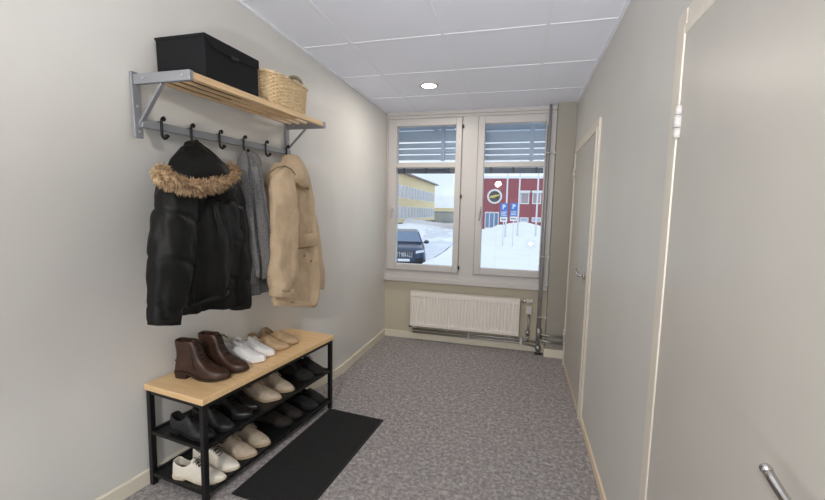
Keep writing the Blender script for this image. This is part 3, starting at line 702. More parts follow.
def shoe(kind, name, label, group, mats, toe, head, L, z, W=.098, side=1, cat='shoe'):
    """toe: world (x, y) of the toe tip; head: heading in degrees; side mirrors left / right"""
    S = STY[kind]; up, so, la, li = mats
    a = math.radians(head)
    loc = (toe[0]-L*cos(a), toe[1]-L*sin(a), z)
    r = empty(name, loc, label, cat, group, rz=a)
    hw = lambda t: cinterp(t, S['out'])*W/2
    cen = lambda t: side*.010*(t*t-.15)
    spring = lambda t: .010*max(0, (t-.72)/.28)**2
    hl, th = S['heel'], S['th']
    rise = lambda t: hl*(1-sm((t-.24)/.30))              # how far the sole is lifted by the heel
    z0 = lambda t: rise(t)+th+spring(t)
    colh = lambda t: max(.012, cinterp(t, S['col'])-.010)+hl*.3*(1-sm((t-.3)/.4))
    NP = 9
    def prof(t):
        h = colh(t); w = hw(t); g = S['gap']
        tm = math.radians(lerp(g, 90, sm((t-S['front']+.07)/.11)))
        zt = z0(t); hh = max(.006, h-(zt-th)*.4)/ (sin(tm)**.9)
        tall = max(0, min(1, (h-.09)/.08))
        out = []
        for k in range(NP+1):
            th_ = tm*k/NP
            y = w*(cos(th_)**S['e'] if cos(th_) > 1e-6 else 0)
            if tall: y *= 1-.16*tall*sin(pi*min(1, k/NP))*.6
            out.append((y, zt+hh*sin(th_)**.9))
        return out
    m = MB(); n = NP+1
    for t in TS:
        for s in (1, -1):
            for y, zz in prof(t):
                bulge = 0
                if kind == 'boot' and zz > .06: bulge = .010*(1-sm((t-.02)/.3))*sin(min(1, (zz-.06)/.12)*pi)
                m.v.append(Vector((t*L+bulge, s*y+cen(t), zz)))
    for i in range(len(TS)-1):
        for s in (0, 1):
            o = i*2*n+s*n; q = (i+1)*2*n+s*n
            for k in range(NP): m.f.append((o+k, o+k+1, q+k+1, q+k))
    for k in range(NP):
        m.f.append((k, k+1, n+k+1, n+k)); o = (len(TS)-1)*2*n; m.f.append((o+k, o+n+k, o+n+k+1, o+k+1))
    # weld the crest where the shoe is closed
    me_o = m.build('upper', up, r)
    bm = bmesh.new(); bm.from_mesh(me_o.data); bmesh.ops.remove_doubles(bm, verts=bm.verts, dist=.0012); bmesh.ops.recalc_face_normals(bm, faces=bm.faces); bm.to_mesh(me_o.data); bm.free()
    for p in me_o.data.polygons: p.use_smooth = True
    sd = me_o.modifiers.new('solid', 'SOLIDIFY'); sd.thickness = .0035; sd.offset = -1
    sb = me_o.modifiers.new('sub', 'SUBSURF'); sb.levels = 1; sb.render_levels = 1
    # sole
    rs = []
    pad = S['pad']
    for t in [-.008]+TS+[1.008]:
        tc = max(0, min(1, t)); w = hw(tc)*pad+.0015; x = t*L; b = rise(tc)+spring(tc); tp = z0(tc)+.003; c = cen(tc)
        rs.append([(x, w*.97+c, b), (x, w+c, b+(tp-b)*.3), (x, w+c, tp), (x, -w+c, tp), (x, -w+c, b+(tp-b)*.3), (x, -w*.97+c, b)])
    MB().rings(rs).build('sole', so, r, smooth=False)
    if hl > .01:
        rs = []
        for t in (-.004, .012, .035, .07, .12, .18, .23, .27):
            tc = max(0, t); w = hw(tc)*pad+.001; x = t*L; c = cen(tc)
            rs.append([(x+.003*(1 if t < .1 else 0), w*.95+c, 0), (x, w+c, rise(tc)+.002), (x, -w+c, rise(tc)+.002), (x+.003*(1 if t < .1 else 0), -w*.95+c, 0)])
        MB().rings(rs).build('heel', so, r)
    # insole seen through the opening
    tt = [t for t in TS if t <= S['front']+.08]
    zi = (lambda t: z0(t)+(.012 if kind != 'boot' else .055))
    MB().rings([[(t*L+(.004 if t == 0 else 0), s*hw(t)*.86+cen(t), zi(t)) for s in (-1, 1)] for t in tt], closed=False).build('insole', li, r, solid=.004)
    cr = lambda t: Vector((t*L, cen(t), prof(t)[-1][1]))
    if S['laces']:
        # tongue
        f = S['front']; tg = []
        for k in range(8):
            t = lerp(f-.045, f+.12, k/7); p = cr(max(t, f+.02)); lift = .014*(1-k/7)+.0005
            row = []
            for j in range(7):
                v = (j/6-.5)*2
                row.append(Vector((t*L-(.004 if kind == 'boot' else 0), cen(t)+v*.021, p.z+lift-.010*v*v-.002)))
            tg.append(row)
        MB().rings(tg, closed=False).build('tongue', up, r, solid=.003, sub=1)
        a0, a1, nl = S['laces']; lm = MB()
        def surf(t, v, up_=.0022):                    # point on the surface near the crest, v sideways
            pr_ = prof(t); zz = pr_[-1][1]
            for (ya, za), (yb2, zb2) in zip(pr_, pr_[1:]):
                if yb2 <= abs(v) <= ya: zz = lerp(za, zb2, (ya-abs(v))/max(1e-6, ya-yb2))
            p = cr(t); q = cr(t+.01); d = (q-p).normalized(); nrm = Vector((-d.z, 0, d.x))
            return Vector((t*L, cen(t)+v, zz))+nrm*up_
        for k in range(nl):
            t = lerp(a0, a1, k/(nl-1)); t2 = lerp(a0, a1, min(1, (k+.55)/(nl-1)))
            hwid = .019-.004*k/nl
            lm.tube([surf(t, v*hwid) for v in (-1, -.6, -.2, .2, .6, 1)], (.0036 if kind == 'boot' else .0026), 6)
            if k < nl-1: lm.tube([surf(lerp(t, t2, j/5), hwid*(-1+2*j/5)) for j in range(6)], .0021, 6)
        b = surf(a0+.01, 0)
        for s in (1, -1):
            lm.tube([b+Vector((.002, s*.002, .003)), b+Vector((.006, s*.014, .010)), b+Vector((.014, s*.024, .002)), b+Vector((.018, s*.016, -.001)), b+Vector((.006, s*.004, .002))], .0021, 6)
            lm.tube([b+Vector((.002, s*.002, .002)), b+Vector((.018, s*.012, .002)), b+Vector((.032, s*.024, -.014))], .0021, 6)
        lm.build('laces', la, r, smooth=True)
        if kind == 'boot':
            for s in (1, -1):
                MB().tube([Vector((.36*L-.006, s*(hw(.36)*.86)+cen(.3), .172)), Vector((.38*L, s*hw(.36)*.96+cen(.3), .13)), Vector((.40*L, s*hw(.38)*1.0+cen(.3), .09)), Vector((.44*L, s*hw(.44)*1.005+cen(.44), .058))], .0016, 6).build('side_seam', so, r, smooth=True)
        else:
            for s in (1, -1):                         # where the quarters are sewn over the vamp
                pts = []
                for j in range(9):
                    q = j/8; t = lerp(a1+.02, a1-.10, q**1.5); pr_ = prof(t); kk = lerp(NP-2.2, 1, q); a_, b_ = int(kk), min(NP, int(kk)+1)
                    y_ = lerp(pr_[a_][0], pr_[b_][0], kk-a_); z_ = lerp(pr_[a_][1], pr_[b_][1], kk-a_)
                    pts.append(Vector((t*L, s*(y_+.0004)+cen(t), z_+.0004)))
                MB().tube(pts, .0013, 6).build('seam', so, r, smooth=True)
    else:
        pts = []                                      # apron seam of the slip-on
        for j in range(25):
            q = j/24*2-1; t = .40+.34*(1-abs(q)**2.6); pr_ = prof(t); kk = lerp(NP-.1, 4.6, abs(q)**.6); a_, b_ = int(kk), min(NP, int(kk)+1)
            y_ = lerp(pr_[a_][0], pr_[b_][0], kk-a_); z_ = lerp(pr_[a_][1], pr_[b_][1], kk-a_)
            pts.append(Vector((t*L, math.copysign(y_, q)+cen(t), z_+.0006)))
        MB().tube(pts, .0010, 6).build('apron_seam', so, r, smooth=True)
    return r
BRN = (m_brown, m_brownd, m_brownl, m_blackline); WHT = (m_wcan, m_wsole, m_wlace, m_greyline); CRM = (m_cream, m_csole, m_dark, m_blackline)
TAN = (m_tan, m_tansole, m_tan, m_lining); BEI = (m_beige, m_beigesole, m_beige, m_lining)
BLK = (m_bleath, m_bsole, m_hook, m_blackline); CHA = (m_char, m_bsole, m_hook, m_blackline); BSU = (m_bsuede, m_bsole, m_hook, m_blackline); DBR = (m_dbrown, m_bsole, m_hook, m_blackline)
Z1, Z2, Z3 = bht+.0005, .2865, .0615
gT, gM, gB = 'shoes on the bench top', 'shoes on the middle bench shelf', 'shoes on the lowest bench shelf'
shoe('boot', 'ankle_boot', 'brown leather lace-up ankle boot nearest the bench end, on the oak top', gT, BRN, (-1.424, 1.663), 5, 0.29, Z1, 0.104, 1, 'boot')
shoe('boot', 'ankle_boot', 'brown leather lace-up ankle boot standing between its mate and the white sneakers', gT, BRN, (-1.402, 1.795), 6, 0.29, Z1, 0.104, -1, 'boot')
shoe('sneaker', 'sneaker', 'white canvas sneaker right beside the brown boots on the oak top', gT, WHT, (-1.396, 1.92), 0, 0.275, Z1, 0.094, 1, 'sneaker')
shoe('sneaker', 'sneaker', 'white canvas sneaker nearer the tan loafers on the oak top', gT, WHT, (-1.402, 2.034), 2, 0.275, Z1, 0.094, -1, 'sneaker')
shoe('loafer', 'loafer', 'tan suede slip-on loafer beside the white sneakers on the oak top', gT, TAN, (-1.390, 2.150), -3, 0.288, Z1, 0.104, 1, 'loafer')
shoe('loafer', 'loafer', 'tan suede slip-on loafer nearest the far end of the oak top', gT, TAN, (-1.384, 2.268), -6, 0.288, Z1, 0.102, -1, 'loafer')
shoe('oxford', 'lace_up_shoe', 'charcoal lace-up shoe at the near end of the middle shelf, behind the bench leg', gM, CHA, (-1.41, 1.537), -5, 0.262, Z2, 0.092, 1, 'shoe')
shoe('oxford', 'lace_up_shoe', 'charcoal lace-up shoe second from the near end of the middle shelf', gM, CHA, (-1.375, 1.643), -4, 0.262, Z2, 0.092, -1, 'shoe')
shoe('oxford', 'dress_shoe', 'polished black dress shoe beside the charcoal pair on the middle shelf', gM, BLK, (-1.369, 1.765), -3, 0.262, Z2, 0.092, 1, 'shoe')
shoe('oxford', 'dress_shoe', 'polished black dress shoe half hidden behind its mate, before the beige pair', gM, BLK, (-1.385, 1.864), -3, 0.258, Z2, 0.09, -1, 'shoe')
shoe('derby', 'suede_shoe', 'beige suede shoe beside the polished black pair on the middle shelf', gM, BEI, (-1.336, 1.984), -2, 0.275, Z2, 0.098, 1, 'shoe')
shoe('derby', 'suede_shoe', 'beige suede shoe beside the black suede pair on the middle shelf', gM, BEI, (-1.324, 2.122), -4, 0.275, Z2, 0.098, -1, 'shoe')
shoe('sneaker', 'casual_shoe', 'black suede shoe beside the beige pair on the middle shelf', gM, BSU, (-1.294, 2.3), -8, 0.27, Z2, 0.094, 1, 'shoe')
shoe('sneaker', 'casual_shoe', 'black suede shoe at the far end of the middle shelf', gM, BSU, (-1.277, 2.425), -9, 0.27, Z2, 0.094, -1, 'shoe')
shoe('oxford', 'lace_up_shoe', 'cream leather lace-up shoe at the near end of the lowest shelf', gB, CRM, (-1.371, 1.556), 6, 0.268, Z3, 0.094, 1, 'shoe')
shoe('oxford', 'lace_up_shoe', 'cream leather lace-up shoe second from the near end of the lowest shelf', gB, CRM, (-1.366, 1.664), 3, 0.268, Z3, 0.094, -1, 'shoe')
shoe('derby', 'suede_shoe', 'pale beige suede shoe beside the cream lace-ups on the lowest shelf', gB, BEI, (-1.349, 1.768), 0, 0.268, Z3, 0.096, 1, 'shoe')
shoe('derby', 'suede_shoe', 'pale beige suede shoe beside the dark brown pair on the lowest shelf', gB, BEI, (-1.339, 1.893), -2, 0.268, Z3, 0.096, -1, 'shoe')
shoe('loafer', 'suede_shoe', 'dark brown suede slip-on beside the pale beige pair on the lowest shelf', gB, DBR, (-1.336, 2.105), -3, 0.265, Z3, 0.096, 1, 'shoe')
shoe('loafer', 'suede_shoe', 'dark brown suede slip-on beside the black casual pair on the lowest shelf', gB, DBR, (-1.325, 2.222), -5, 0.265, Z3, 0.096, -1, 'shoe')
shoe('loafer', 'casual_shoe', 'black slip-on casual shoe beside the dark brown pair on the lowest shelf', gB, BSU, (-1.288, 2.35), -7, 0.265, Z3, 0.094, 1, 'shoe')
shoe('loafer', 'casual_shoe', 'black slip-on casual shoe at the far end of the lowest shelf', gB, BSU, (-1.283, 2.455), -9, 0.262, Z3, 0.092, -1, 'shoe')

# ------------------------------------------------------------------ door mat
MA = math.radians(85.5)
ma = empty('floor_mat', (-1.335, 1.560, 0), 'black ribbed floor mat on the carpet in front of the shoe bench', 'mat', rz=MA)
mw, ml = .425, .93
MB().box((0.015, -mw+.015, .001), (ml-.015, -.015, .008)).build('pile', m_mat, ma)
m = MB()
m.box((0, -mw, 0), (ml, -mw+.016, .006)); m.box((0, -.016, 0), (ml, 0, .006)); m.box((0, -mw+.016, 0), (.016, -.016, .006)); m.box((ml-.016, -mw+.016, 0), (ml, -.016, .006))
m.build('rubber_edge', m_matrim, ma, bevel=.002)

# ------------------------------------------------------------------ outdoors
m_snow = mat('snow', (240, 244, 250), .9, var=.03, vscale=.6, bump=.4, bscale=3)
def mat_snowground():
    m = mat('snow_ground', (240, 244, 250), .9, bump=.5, bscale=4)
    return m
m_packed = mat('packed_snow', (208, 216, 230), .8, c2=(226, 233, 243), vscale=1.2, stretch=(.4, 2, 1), bump=.5, bscale=6)
GZ = -1.3
def gauss(x, y, cx, cy, sx, sy): return math.exp(-((x-cx)/sx)**2-((y-cy)/sy)**2)
MND = []
def mound(px, dist, hgt, sx, sy): p = at(px, 220, 'y', dist); MND.append((p.x, dist, hgt, sx, sy))
mound(522, 40, 1.0, 4.0, 5); mound(500, 41, .55, 5.5, 4); mound(545, 39, .45, 4, 4)
mound(404, 42, 1.1, 5, 8); mound(424, 47, .4, 5, 4); mound(462, 14, 1.5, 1.6, 4.5); mound(455, 30, 1.0, 3, 4); mound(395, 60, 1.4, 8, 4); mound(445, 62, .4, 10, 5)
def ground_z(x, y):
    z = GZ+.10*noise.noise(Vector((x*.35, y*.25, 0)))
    for cx, cy, h, sx, sy in MND:
        g = gauss(x, y, cx, cy, sx, sy)
        z += h*g*(1+.22*noise.noise(Vector((x*.9, y*.9, 4)))+.10*noise.noise(Vector((x*2.3, y*2.3, 9))))
    return z
m = MB(); ny = 190; nx = 130; rr = []
for j in range(ny+1):
    y = 5.2+(130-5.2)*(j/ny)**2.2; half = 3+y*.75; rr.append([(lerp(-half-.27*y, half*.75, i/nx), y, ground_z(lerp(-half-.27*y, half*.75, i/nx), y)) for i in range(nx+1)])
m.rings(rr, closed=False)
struct(m.build('ground', m_snow, smooth=True), 'snow covered yard with ploughed banks outside the windows', 'ground')
# cleared lane of packed snow behind and beside the car
m = MB(); R = []
for k in range(21):
    y = lerp(14, 44, k/20); p = at(lerp(437, 447, k/20), 220, 'y', y); wd = lerp(1.4, 2.6, k/20)
    R.append([(p.x+lerp(-wd, wd, q/12), y, ground_z(p.x+lerp(-wd, wd, q/12), y)+(.02 if 0 < q < 12 else -.12)) for q in range(13)])
m.rings(R, closed=False); struct(m.build('path', m_packed, smooth=True), 'bluish lane of packed snow beside the parked car', 'path')

# --- yellow office building, seen at an angle in the left window
m_yel = mat('yellow_render', (234, 220, 176), .85, var=.03, vscale=1)
m_bwin = mat('far_window_glass', (176, 192, 214), .2, spec=.6)
m_bframe = mat('far_window_frame', (232, 234, 236), .6)
m_roofd = mat('roof_dark', (140, 134, 128), .8)
m_plinth = mat('plinth_grey', (112, 112, 116), .9)
pa = at(434.5, 205, 'y', 82); pb_ = at(396.5, 205, 'y', 54); pa.z = pb_.z = GZ
dv = (pb_-pa).normalized(); Lb = (pb_-pa).length+14
yb_ = empty('yellow_building', pa, 'pale yellow two-storey office block in the left window', 'building', rz=math.atan2(dv.y, dv.x))
top = at(434.5, 185.5, 'y', 82).z-GZ
ih = top
# local x along the facade towards us; the facade faces local +y or -y, whichever looks at the camera
sgn = 1 if (Matrix.Rotation(math.atan2(dv.y, dv.x), 3, 'Z') @ Vector((0, 1, 0))).dot(EYE-pa) > 0 else -1
def yf(a, b): return tuple(sorted((sgn*a, sgn*b)))
lo, hi = yf(-14, 0)
MB().box((0, lo, 0), (Lb, hi, ih)).build('facade', m_yel, yb_)
lo, hi = yf(-14.6, .7)
MB().box((-.7, lo, ih), (Lb+.5, hi, ih+.2)).build('roof', m_roofd, yb_)
lo, hi = yf(0, .06)
MB().box((0, lo, 0), (Lb, hi, 1.0)).build('plinth', m_plinth, yb_)
wbase = None
nw = int((Lb-2)/2.0)
for fl in (0, 1):
    for k in range(nw):
        if wbase is None:
            lo, hi = yf(.0, .10); m = MB(); frame_rect(m, -.72, .72, 0, 1.9, .12, .12, .12, .12, lo, hi); wf = m.build('window', m_bframe, yb_)
            lo, hi = yf(.0, .03); wp = MB().box((-.62, lo, .1), (.62, hi, 1.8)).build('pane', m_bwin, wf); wbase = wf; o = wf
        else:
            o = wbase.copy(); COL.objects.link(o); p = wp.copy(); COL.objects.link(p); p.parent = o
        o.location = (1.6+2.0*k, 0, 1.55+fl*3.1)
o = MB().box((0, -.1, 0), (.3, .1, 2.6))
# low annex and fence beyond
p = at(446, 205, 'y', 98); p.z = GZ
an = empty('annex_building', p, 'low pale annex with a snowy roof beyond the yellow block', 'building')
MB().box((-6, 0, 0), (10, 9, 3.7)).build('facade', m_yel, an)
MB().prism([(-6.5, -.6, 3.7), (-6.5, 9.6, 3.7), (-6.5, 5, 7.0)], (17, 0, 0)).build('roof', m_snow, an)
p = at(446, 212, 'y', 88); p.z = GZ+.2
fe = empty('yard_fence', p, 'grey picket fence in front of the low annex', 'fence')
m = MB()
for k in range(36): m.box((-4+.23*k, 0, 0), (-3.84+.23*k, .05, 2.7))
m.box((-4, .05, .4), (4.3, .1, .55)); m.box((-4, .05, 2.3), (4.3, .1, 2.45)); m.build('picket_panel', mat('fence_blue_grey', (120, 134, 156), .7), fe)
p = at(437, 200, 'y', 230)
m = MB(); hh = []
for k in range(25):
    x = lerp(-24, 24, k/24); hz = 9*math.exp(-(x/4)**2)*(1+.2*sin(k))
    hh.append([(p.x+x, 228, -3), (p.x+x, 236, p.z-5+hz), (p.x+x, 250, -3)])
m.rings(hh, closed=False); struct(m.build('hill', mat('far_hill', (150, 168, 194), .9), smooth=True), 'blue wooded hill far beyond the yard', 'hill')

# --- red building in the right window
YRB = 54
m_red = mat('red_facade', (152, 70, 78), .8, var=.05, vscale=.8)
tl = at(478, 178.5, 'y', YRB); xr_ = at(575, 178, 'y', YRB).x
rb = empty('red_building', (tl.x, YRB, GZ), 'red panelled building with a round window in the right window', 'building')
hb = tl.z-GZ
MB().box((-2.5, 0, 0), (xr_-tl.x, 12, hb)).build('facade', m_red, rb)
MB().box((-2.7, -.2, hb), (xr_-tl.x+.2, 12, hb+.3)).build('roof', m_snow, rb)
m = MB()
for k in range(1, 12): m.box((-2.5+1.6*k-.02, -.02, .2), (-2.5+1.6*k+.02, 0, hb))
m.build('panel_joint', mat('red_joint', (118, 48, 56), .8), rb)
def rbp(px, py): q = at(px, py, 'y', YRB); return Vector((q.x-tl.x, 0, q.z-GZ))
c = rbp(494.6, 196.5); n = 28
ro = MB().tube([(c.x+.86*cos(2*pi*k/n), -.04, c.z+.86*sin(2*pi*k/n)) for k in range(n)], .13, 8, closed=True).build('round_window', m_bframe, rb, smooth=True)
MB().cyl((c.x, -.02, c.z), (c.x, .0, c.z), .82, n).build('pane', mat('dark_pane', (70, 66, 62), .2), ro)
MB().prism([(c.x-.72, -.05, c.z-.18), (c.x-.2, -.05, c.z-.2), (c.x+.55, -.05, c.z+.1), (c.x+.7, -.05, c.z+.3), (c.x+.1, -.05, c.z+.22), (c.x-.5, -.05, c.z+.08)], (0, .03, 0)).build('yellow_band', mat('band_yellow', (214, 186, 90), .5), ro)
for x0, x1, y0, y1 in ((520, 529.5, 192.5, 204), (532, 541.5, 192.5, 204), (544, 553, 192.5, 204)):
    a, b = rbp(x0, y1), rbp(x1, y0)
    m = MB(); frame_rect(m, a.x, b.x, a.z, b.z, .12, .12, .12, .12, -.08, 0); w = m.build('window', m_bframe, rb)
    MB().box((a.x+.1, -.03, a.z+.1), (b.x-.1, 0, b.z-.1)).build('pane', mat('warm_pane', (168, 156, 158), .3), w)
    MB().box((a.x-.1, -.5, b.z-.05), (b.x+.1, 0, b.z+.22)).build('awning', m_bframe, w)
for x0, x1 in ((519.5, 528.5), (531.5, 541)):
    a, b = rbp(x0, 222), rbp(x1, 217.5); m = MB(); frame_rect(m, a.x, b.x, a.z, b.z, .1, .1, .1, .1, -.06, 0); w = m.build('low_window', m_bframe, rb)
    MB().box((a.x+.05, -.03, a.z+.05), (b.x-.05, 0, b.z-.05)).build('pane', m_bwin, w)
a, b = rbp(484.5, 228), rbp(499, 212)
m = MB(); frame_rect(m, a.x, b.x, a.z, b.z, .1, .1, .1, .18, -.1, 0)
for k in (1, 2): xx = lerp(a.x, b.x, k/3); m.box((xx-.05, -.1, a.z), (xx+.05, 0, b.z))
w = m.build('entrance', m_bframe, rb); MB().box((a.x+.05, -.04, a.z), (b.x-.05, 0, b.z-.1)).build('pane', mat('blue_pane', (112, 140, 176), .15), w)

# --- flagpoles
m_pole = mat('pole_white', (226, 228, 232), .4)
for px, l in ((505.6, 'thin white flagpole left of the parking signs'), (517.8, 'white flagpole rising behind the right parking sign'), (536, 'white flagpole in front of the red building, right of the signs')):
    p = at(px, 225, 'y', 36); p.z = ground_z(p.x, 36)
    f = empty('flagpole', p, l, 'flagpole', 'flagpoles before the red building')
    MB().tube([(0, 0, 0), (0, 0, 4), (0, 0, 9.5)], [.075, .065, .05], 12).build('mast', m_pole, f, smooth=True)
    MB().ball((0, 0, 9.55), .11, 8).build('finial', m_pole, f, smooth=True)

# --- parking signs
m_blue = mat('sign_blue', (52, 118, 205), .4); m_sw = mat('sign_white', (240, 242, 244), .5); m_sd = mat('sign_ink', (40, 44, 56), .6)
m_sb2 = mat('sign_light_blue', (74, 130, 200), .4)
def letter_p(x0, z0, h, y):
    w = h*.62; m = MB(); s = h*.19
    m.box((x0, y, z0), (x0+s, y+.01, z0+h))
    r = h*.29; cx, cz = x0+w-r, z0+h-r; n = 14
    outer = [(x0+s, z0+h)]+[(cx+r*cos(a), cz+r*sin(a)) for a in [pi/2-pi*k/n for k in range(n+1)]]+[(x0+s, z0+h-2*r)]
    ri = r-s*.95
    inner = [(x0+s, z0+h-s*.95)]+[(cx+ri*cos(a), cz+ri*sin(a)) for a in [pi/2-pi*k/n for k in range(n+1)]]+[(x0+s, z0+h-2*r+s*.95)]
    for i in range(len(outer)-1):
        m.prism([(outer[i][0], y, outer[i][1]), (outer[i+1][0], y, outer[i+1][1]), (inner[i+1][0], y, inner[i+1][1]), (inner[i][0], y, inner[i][1])], (0, .01, 0))
    return m
for px, py, l, arrow in ((504.3, 203.2, 'blue and white parking sign on the left, on its own post in the snow', 0), (514.2, 203.0, 'blue and white parking sign on the right, nearer the mound top', 1)):
    dist = 30 if not arrow else 31
    p = at(px, py, 'y', dist); g = ground_z(p.x, dist)
    s = empty('parking_sign', (p.x, dist, g), l, 'sign', 'parking signs in the snow'); zt = p.z-g
    MB().cyl((0, .06, -.2), (0, .06, zt), .035, 12).build('post', m_pole, s, smooth=True)
    w = .26
    MB().box((-w, 0, zt-.56), (w, .03, zt)).build('parking_plate', m_blue, s, bevel=.01)
    letter_p(-.105, zt-.44, .34, -.012).build('letter', m_sw, s)
    MB().box((-w, 0, zt-1.0), (w, .03, zt-.58)).build('time_plate', m_sb2, s, bevel=.01)
    m = MB()
    for k in range(3): m.box((-.2, -.006, zt-.68-.11*k), (.2-.07*(k % 2), 0, zt-.64-.11*k))
    m.build('text_line', m_sw, s)
    pp = MB().box((-w, 0, zt-1.36), (w, .03, zt-1.02)).build('lower_plate', m_sw, s, bevel=.01)
    m = MB()
    if arrow: m.box((-.17, -.006, zt-1.22), (.17, 0, zt-1.16)).prism([(-.2, -.006, zt-1.19), (-.1, -.006, zt-1.26), (-.1, -.006, zt-1.12)], (0, .006, 0)).prism([(.2, -.006, zt-1.19), (.1, -.006, zt-1.12), (.1, -.006, zt-1.26)], (0, .006, 0))
    else:
        for k in range(4): m.box((-.16+.085*k, -.006, zt-1.25), (-.105+.085*k, 0, zt-1.13))
    m.build('symbol', m_sd, pp)

# --- parked car, seen from the front
m_car = mat('car_paint', (70, 84, 108), .22, .7); m_cglass = mat('car_glass', (104, 126, 156), .08, spec=.9); m_tyre = mat('tyre', (24, 24, 26), .8)
m_lens = mat('headlight_lens', (226, 232, 240), .1); m_chr = mat('car_chrome', (200, 205, 212), .2, .9); m_grille = mat('grille_black', (20, 22, 26), .4)
cp = at(404, 245, 'y', 16.2); cz = ground_z(cp.x, 18)
CARZ = at(404, 229.5, 'y', 18.3).z-1.66
ca = empty('parked_car', (cp.x, 16.2, CARZ), 'dark blue parked estate car facing the left window', 'car', rz=.27)
def station(y, hw_, z0_, z1_, n=20, e=.35):
    out = []
    for k in range(n):
        a = 2*pi*k/n; c, s = cos(a), sin(a)
        out.append((hw_*math.copysign(abs(c)**e, c), y, (z0_+z1_)/2+(z1_-z0_)/2*math.copysign(abs(s)**e, s)))
    return out
body = [(-.02, .70, .38, .78), (.06, .84, .28, .92), (.25, .93, .25, 1.0), (.8, .95, .24, 1.06), (1.5, .95, .24, 1.12), (2.4, .95, .24, 1.12), (3.6, .95, .25, 1.12), (4.4, .92, .3, 1.1), (4.62, .8, .4, 1.0)]
MB().rings([station(*q) for q in body]).build('body', m_car, ca, sub=1)
cab = [((1.15, .80, 1.08), (1.95, .62, 1.60)), ]
m = MB(); R = []
for y, w1, w2, zz in ((1.25, .84, .80, 1.12), (1.55, .85, .76, 1.33), (1.90, .86, .68, 1.58), (2.3, .86, .64, 1.65), (3.2, .86, .63, 1.65), (3.9, .84, .62, 1.58), (4.35, .82, .7, 1.2)):
    R.append([(-w1, y, 1.08), (-w2, y, zz-.03), (-w2*.8, y, zz), (w2*.8, y, zz), (w2, y, zz-.03), (w1, y, 1.08)])
m.rings(R).build('cabin', m_car, ca, bevel=.02)
MB().prism([(-.76, 1.262, 1.15), (.76, 1.262, 1.15), (.62, 1.862, 1.565), (-.62, 1.862, 1.565)], (0, -.016, .010)).build('windscreen', m_cglass, ca)
gr = MB().box((-.42, -.06, .56), (.42, .02, .84)).build('grille', m_grille, ca, bevel=.03)
m = MB()
for k in range(9): m.box((-.38+.09*k, -.075, .58), (-.36+.09*k, -.055, .82))
m.build('grille_bar', m_chr, gr)
MB().bar((-.36, -.08, .82), (.36, -.08, .58), .02, .03, up=(0, 1, 0)).build('emblem_bar', m_chr, gr)
MB().tube([(.07*cos(2*pi*k/16), -.088, .70+.07*sin(2*pi*k/16)) for k in range(16)], .016, 6, closed=True).tube([(.05, -.088, .75), (.085, -.088, .785)], .014, 6).build('emblem_ring', m_chr, gr, smooth=True)
for s in (1, -1):
    MB().prism([(s*.50, -.01, .74), (s*.86, .10, .80), (s*.88, .12, .90), (s*.52, .0, .86)], (0, -.05, 0)).build('headlight', m_lens, ca, bevel=.01)
    MB().ball((s*1.02, 1.45, 1.14), .11, 8, (1.1, .7, .8)).box((min(s*.84, s*1.0), 1.42, 1.08), (max(s*.84, s*1.0), 1.48, 1.12)).build('wing_mirror', m_car, ca, smooth=True)
    MB().box((min(s*.5, s*.86), -.03, .42), (max(s*.5, s*.86), .06, .54)).build('air_intake', m_grille, ca, bevel=.02)
    for y in (.95, 3.7):
        MB().cyl((s*.72, y, .35), (s*.955, y, .35), .36, 24).build('wheel', m_tyre, ca, smooth=False)
MB().box((-.26, -.05, .40), (.26, -.03, .51)).build('number_plate', m_sw, ca)
MB().box((-.85, -.02, .26), (.85, .1, .38)).build('bumper', m_grille, ca, bevel=.03)

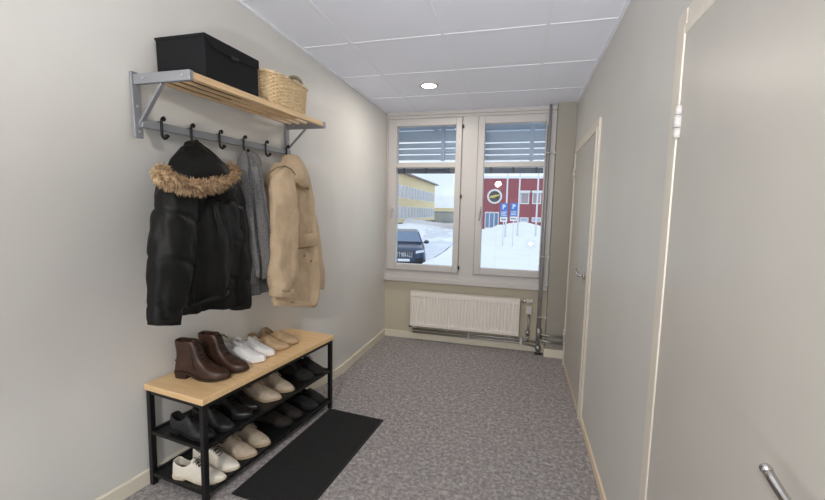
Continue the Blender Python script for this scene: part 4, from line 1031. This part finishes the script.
# --- sun louvres outside the top of each window
m_lou = mat('louvre_alu', (176, 192, 212), .5, .2)
def louvre(x0px, x1px, label, post, brace):
    Y = D+.42
    a = at(x0px, 160, 'y', Y).x-.12; b = at(x1px, 160, 'y', Y).x+.12
    r = empty('sun_louvre', ((a+b)/2, Y, at(430, 161, 'y', Y).z), label, 'sun screen', 'sun louvres outside the windows'); o = Vector(r.location)
    zpx = lambda py: at((x0px+x1px)/2, py, 'y', Y).z-o.z
    hw_ = (b-a)/2
    for y0, y1 in ((131, 141.6), (143.2, 147.8), (149.2, 153.8), (155.2, 160.0)):
        MB().box((-hw_, -.012, zpx(y1)), (hw_, .028, zpx(y0))).build('blade', m_lou, r, bevel=.006)
    MB().box((-hw_, -.02, zpx(129.6)), (hw_, .07, zpx(116))).build('top_rail', m_lou, r, bevel=.006)
    xp = at(post, 150, 'y', Y).x-o.x
    MB().box((xp-.022, -.05, zpx(161.5)), (xp+.022, -.012, zpx(126))).build('post', m_lou, r, bevel=.003)
    if brace: MB().bar((xp, -.03, zpx(136)), (xp-.16, -.03, zpx(127)), .03, .03).build('brace', m_lou, r)
    return r
louvre(397, 457, 'grey slatted sun louvre outside the top of the left window', 443.5, True)
louvre(485, 545, 'grey slatted sun louvre outside the top of the right window', 531.5, False)

# ------------------------------------------------------------------ sky and exposure
w = bpy.data.worlds.new('overcast_sky'); SC.world = w; w.use_nodes = True
nt = w.node_tree; bg = nt.nodes['Background']
tc = nt.nodes.new('ShaderNodeTexCoord'); n = nt.nodes.new('ShaderNodeTexNoise'); n.inputs['Scale'].default_value = 2.5; n.inputs['Detail'].default_value = 5
r = nt.nodes.new('ShaderNodeValToRGB')
r.color_ramp.elements[0].position = .35; r.color_ramp.elements[0].color = (.66, .79, .95, 1)
r.color_ramp.elements[1].position = .62; r.color_ramp.elements[1].color = (.93, .97, 1.0, 1)
nt.links.new(tc.outputs['Generated'], n.inputs['Vector']); nt.links.new(n.outputs['Fac'], r.inputs['Fac']); nt.links.new(r.outputs['Color'], bg.inputs['Color'])
bg.inputs['Strength'].default_value = 1.02
SC.view_settings.view_transform = 'Standard'; SC.view_settings.look = 'None'; SC.view_settings.exposure = .26; SC.view_settings.gamma = 1
SC.view_settings.use_curve_mapping = False
SC.cycles.max_bounces = 10; SC.cycles.diffuse_bounces = 6; SC.cycles.transparent_max_bounces = 16
SC.cycles.use_denoising = True
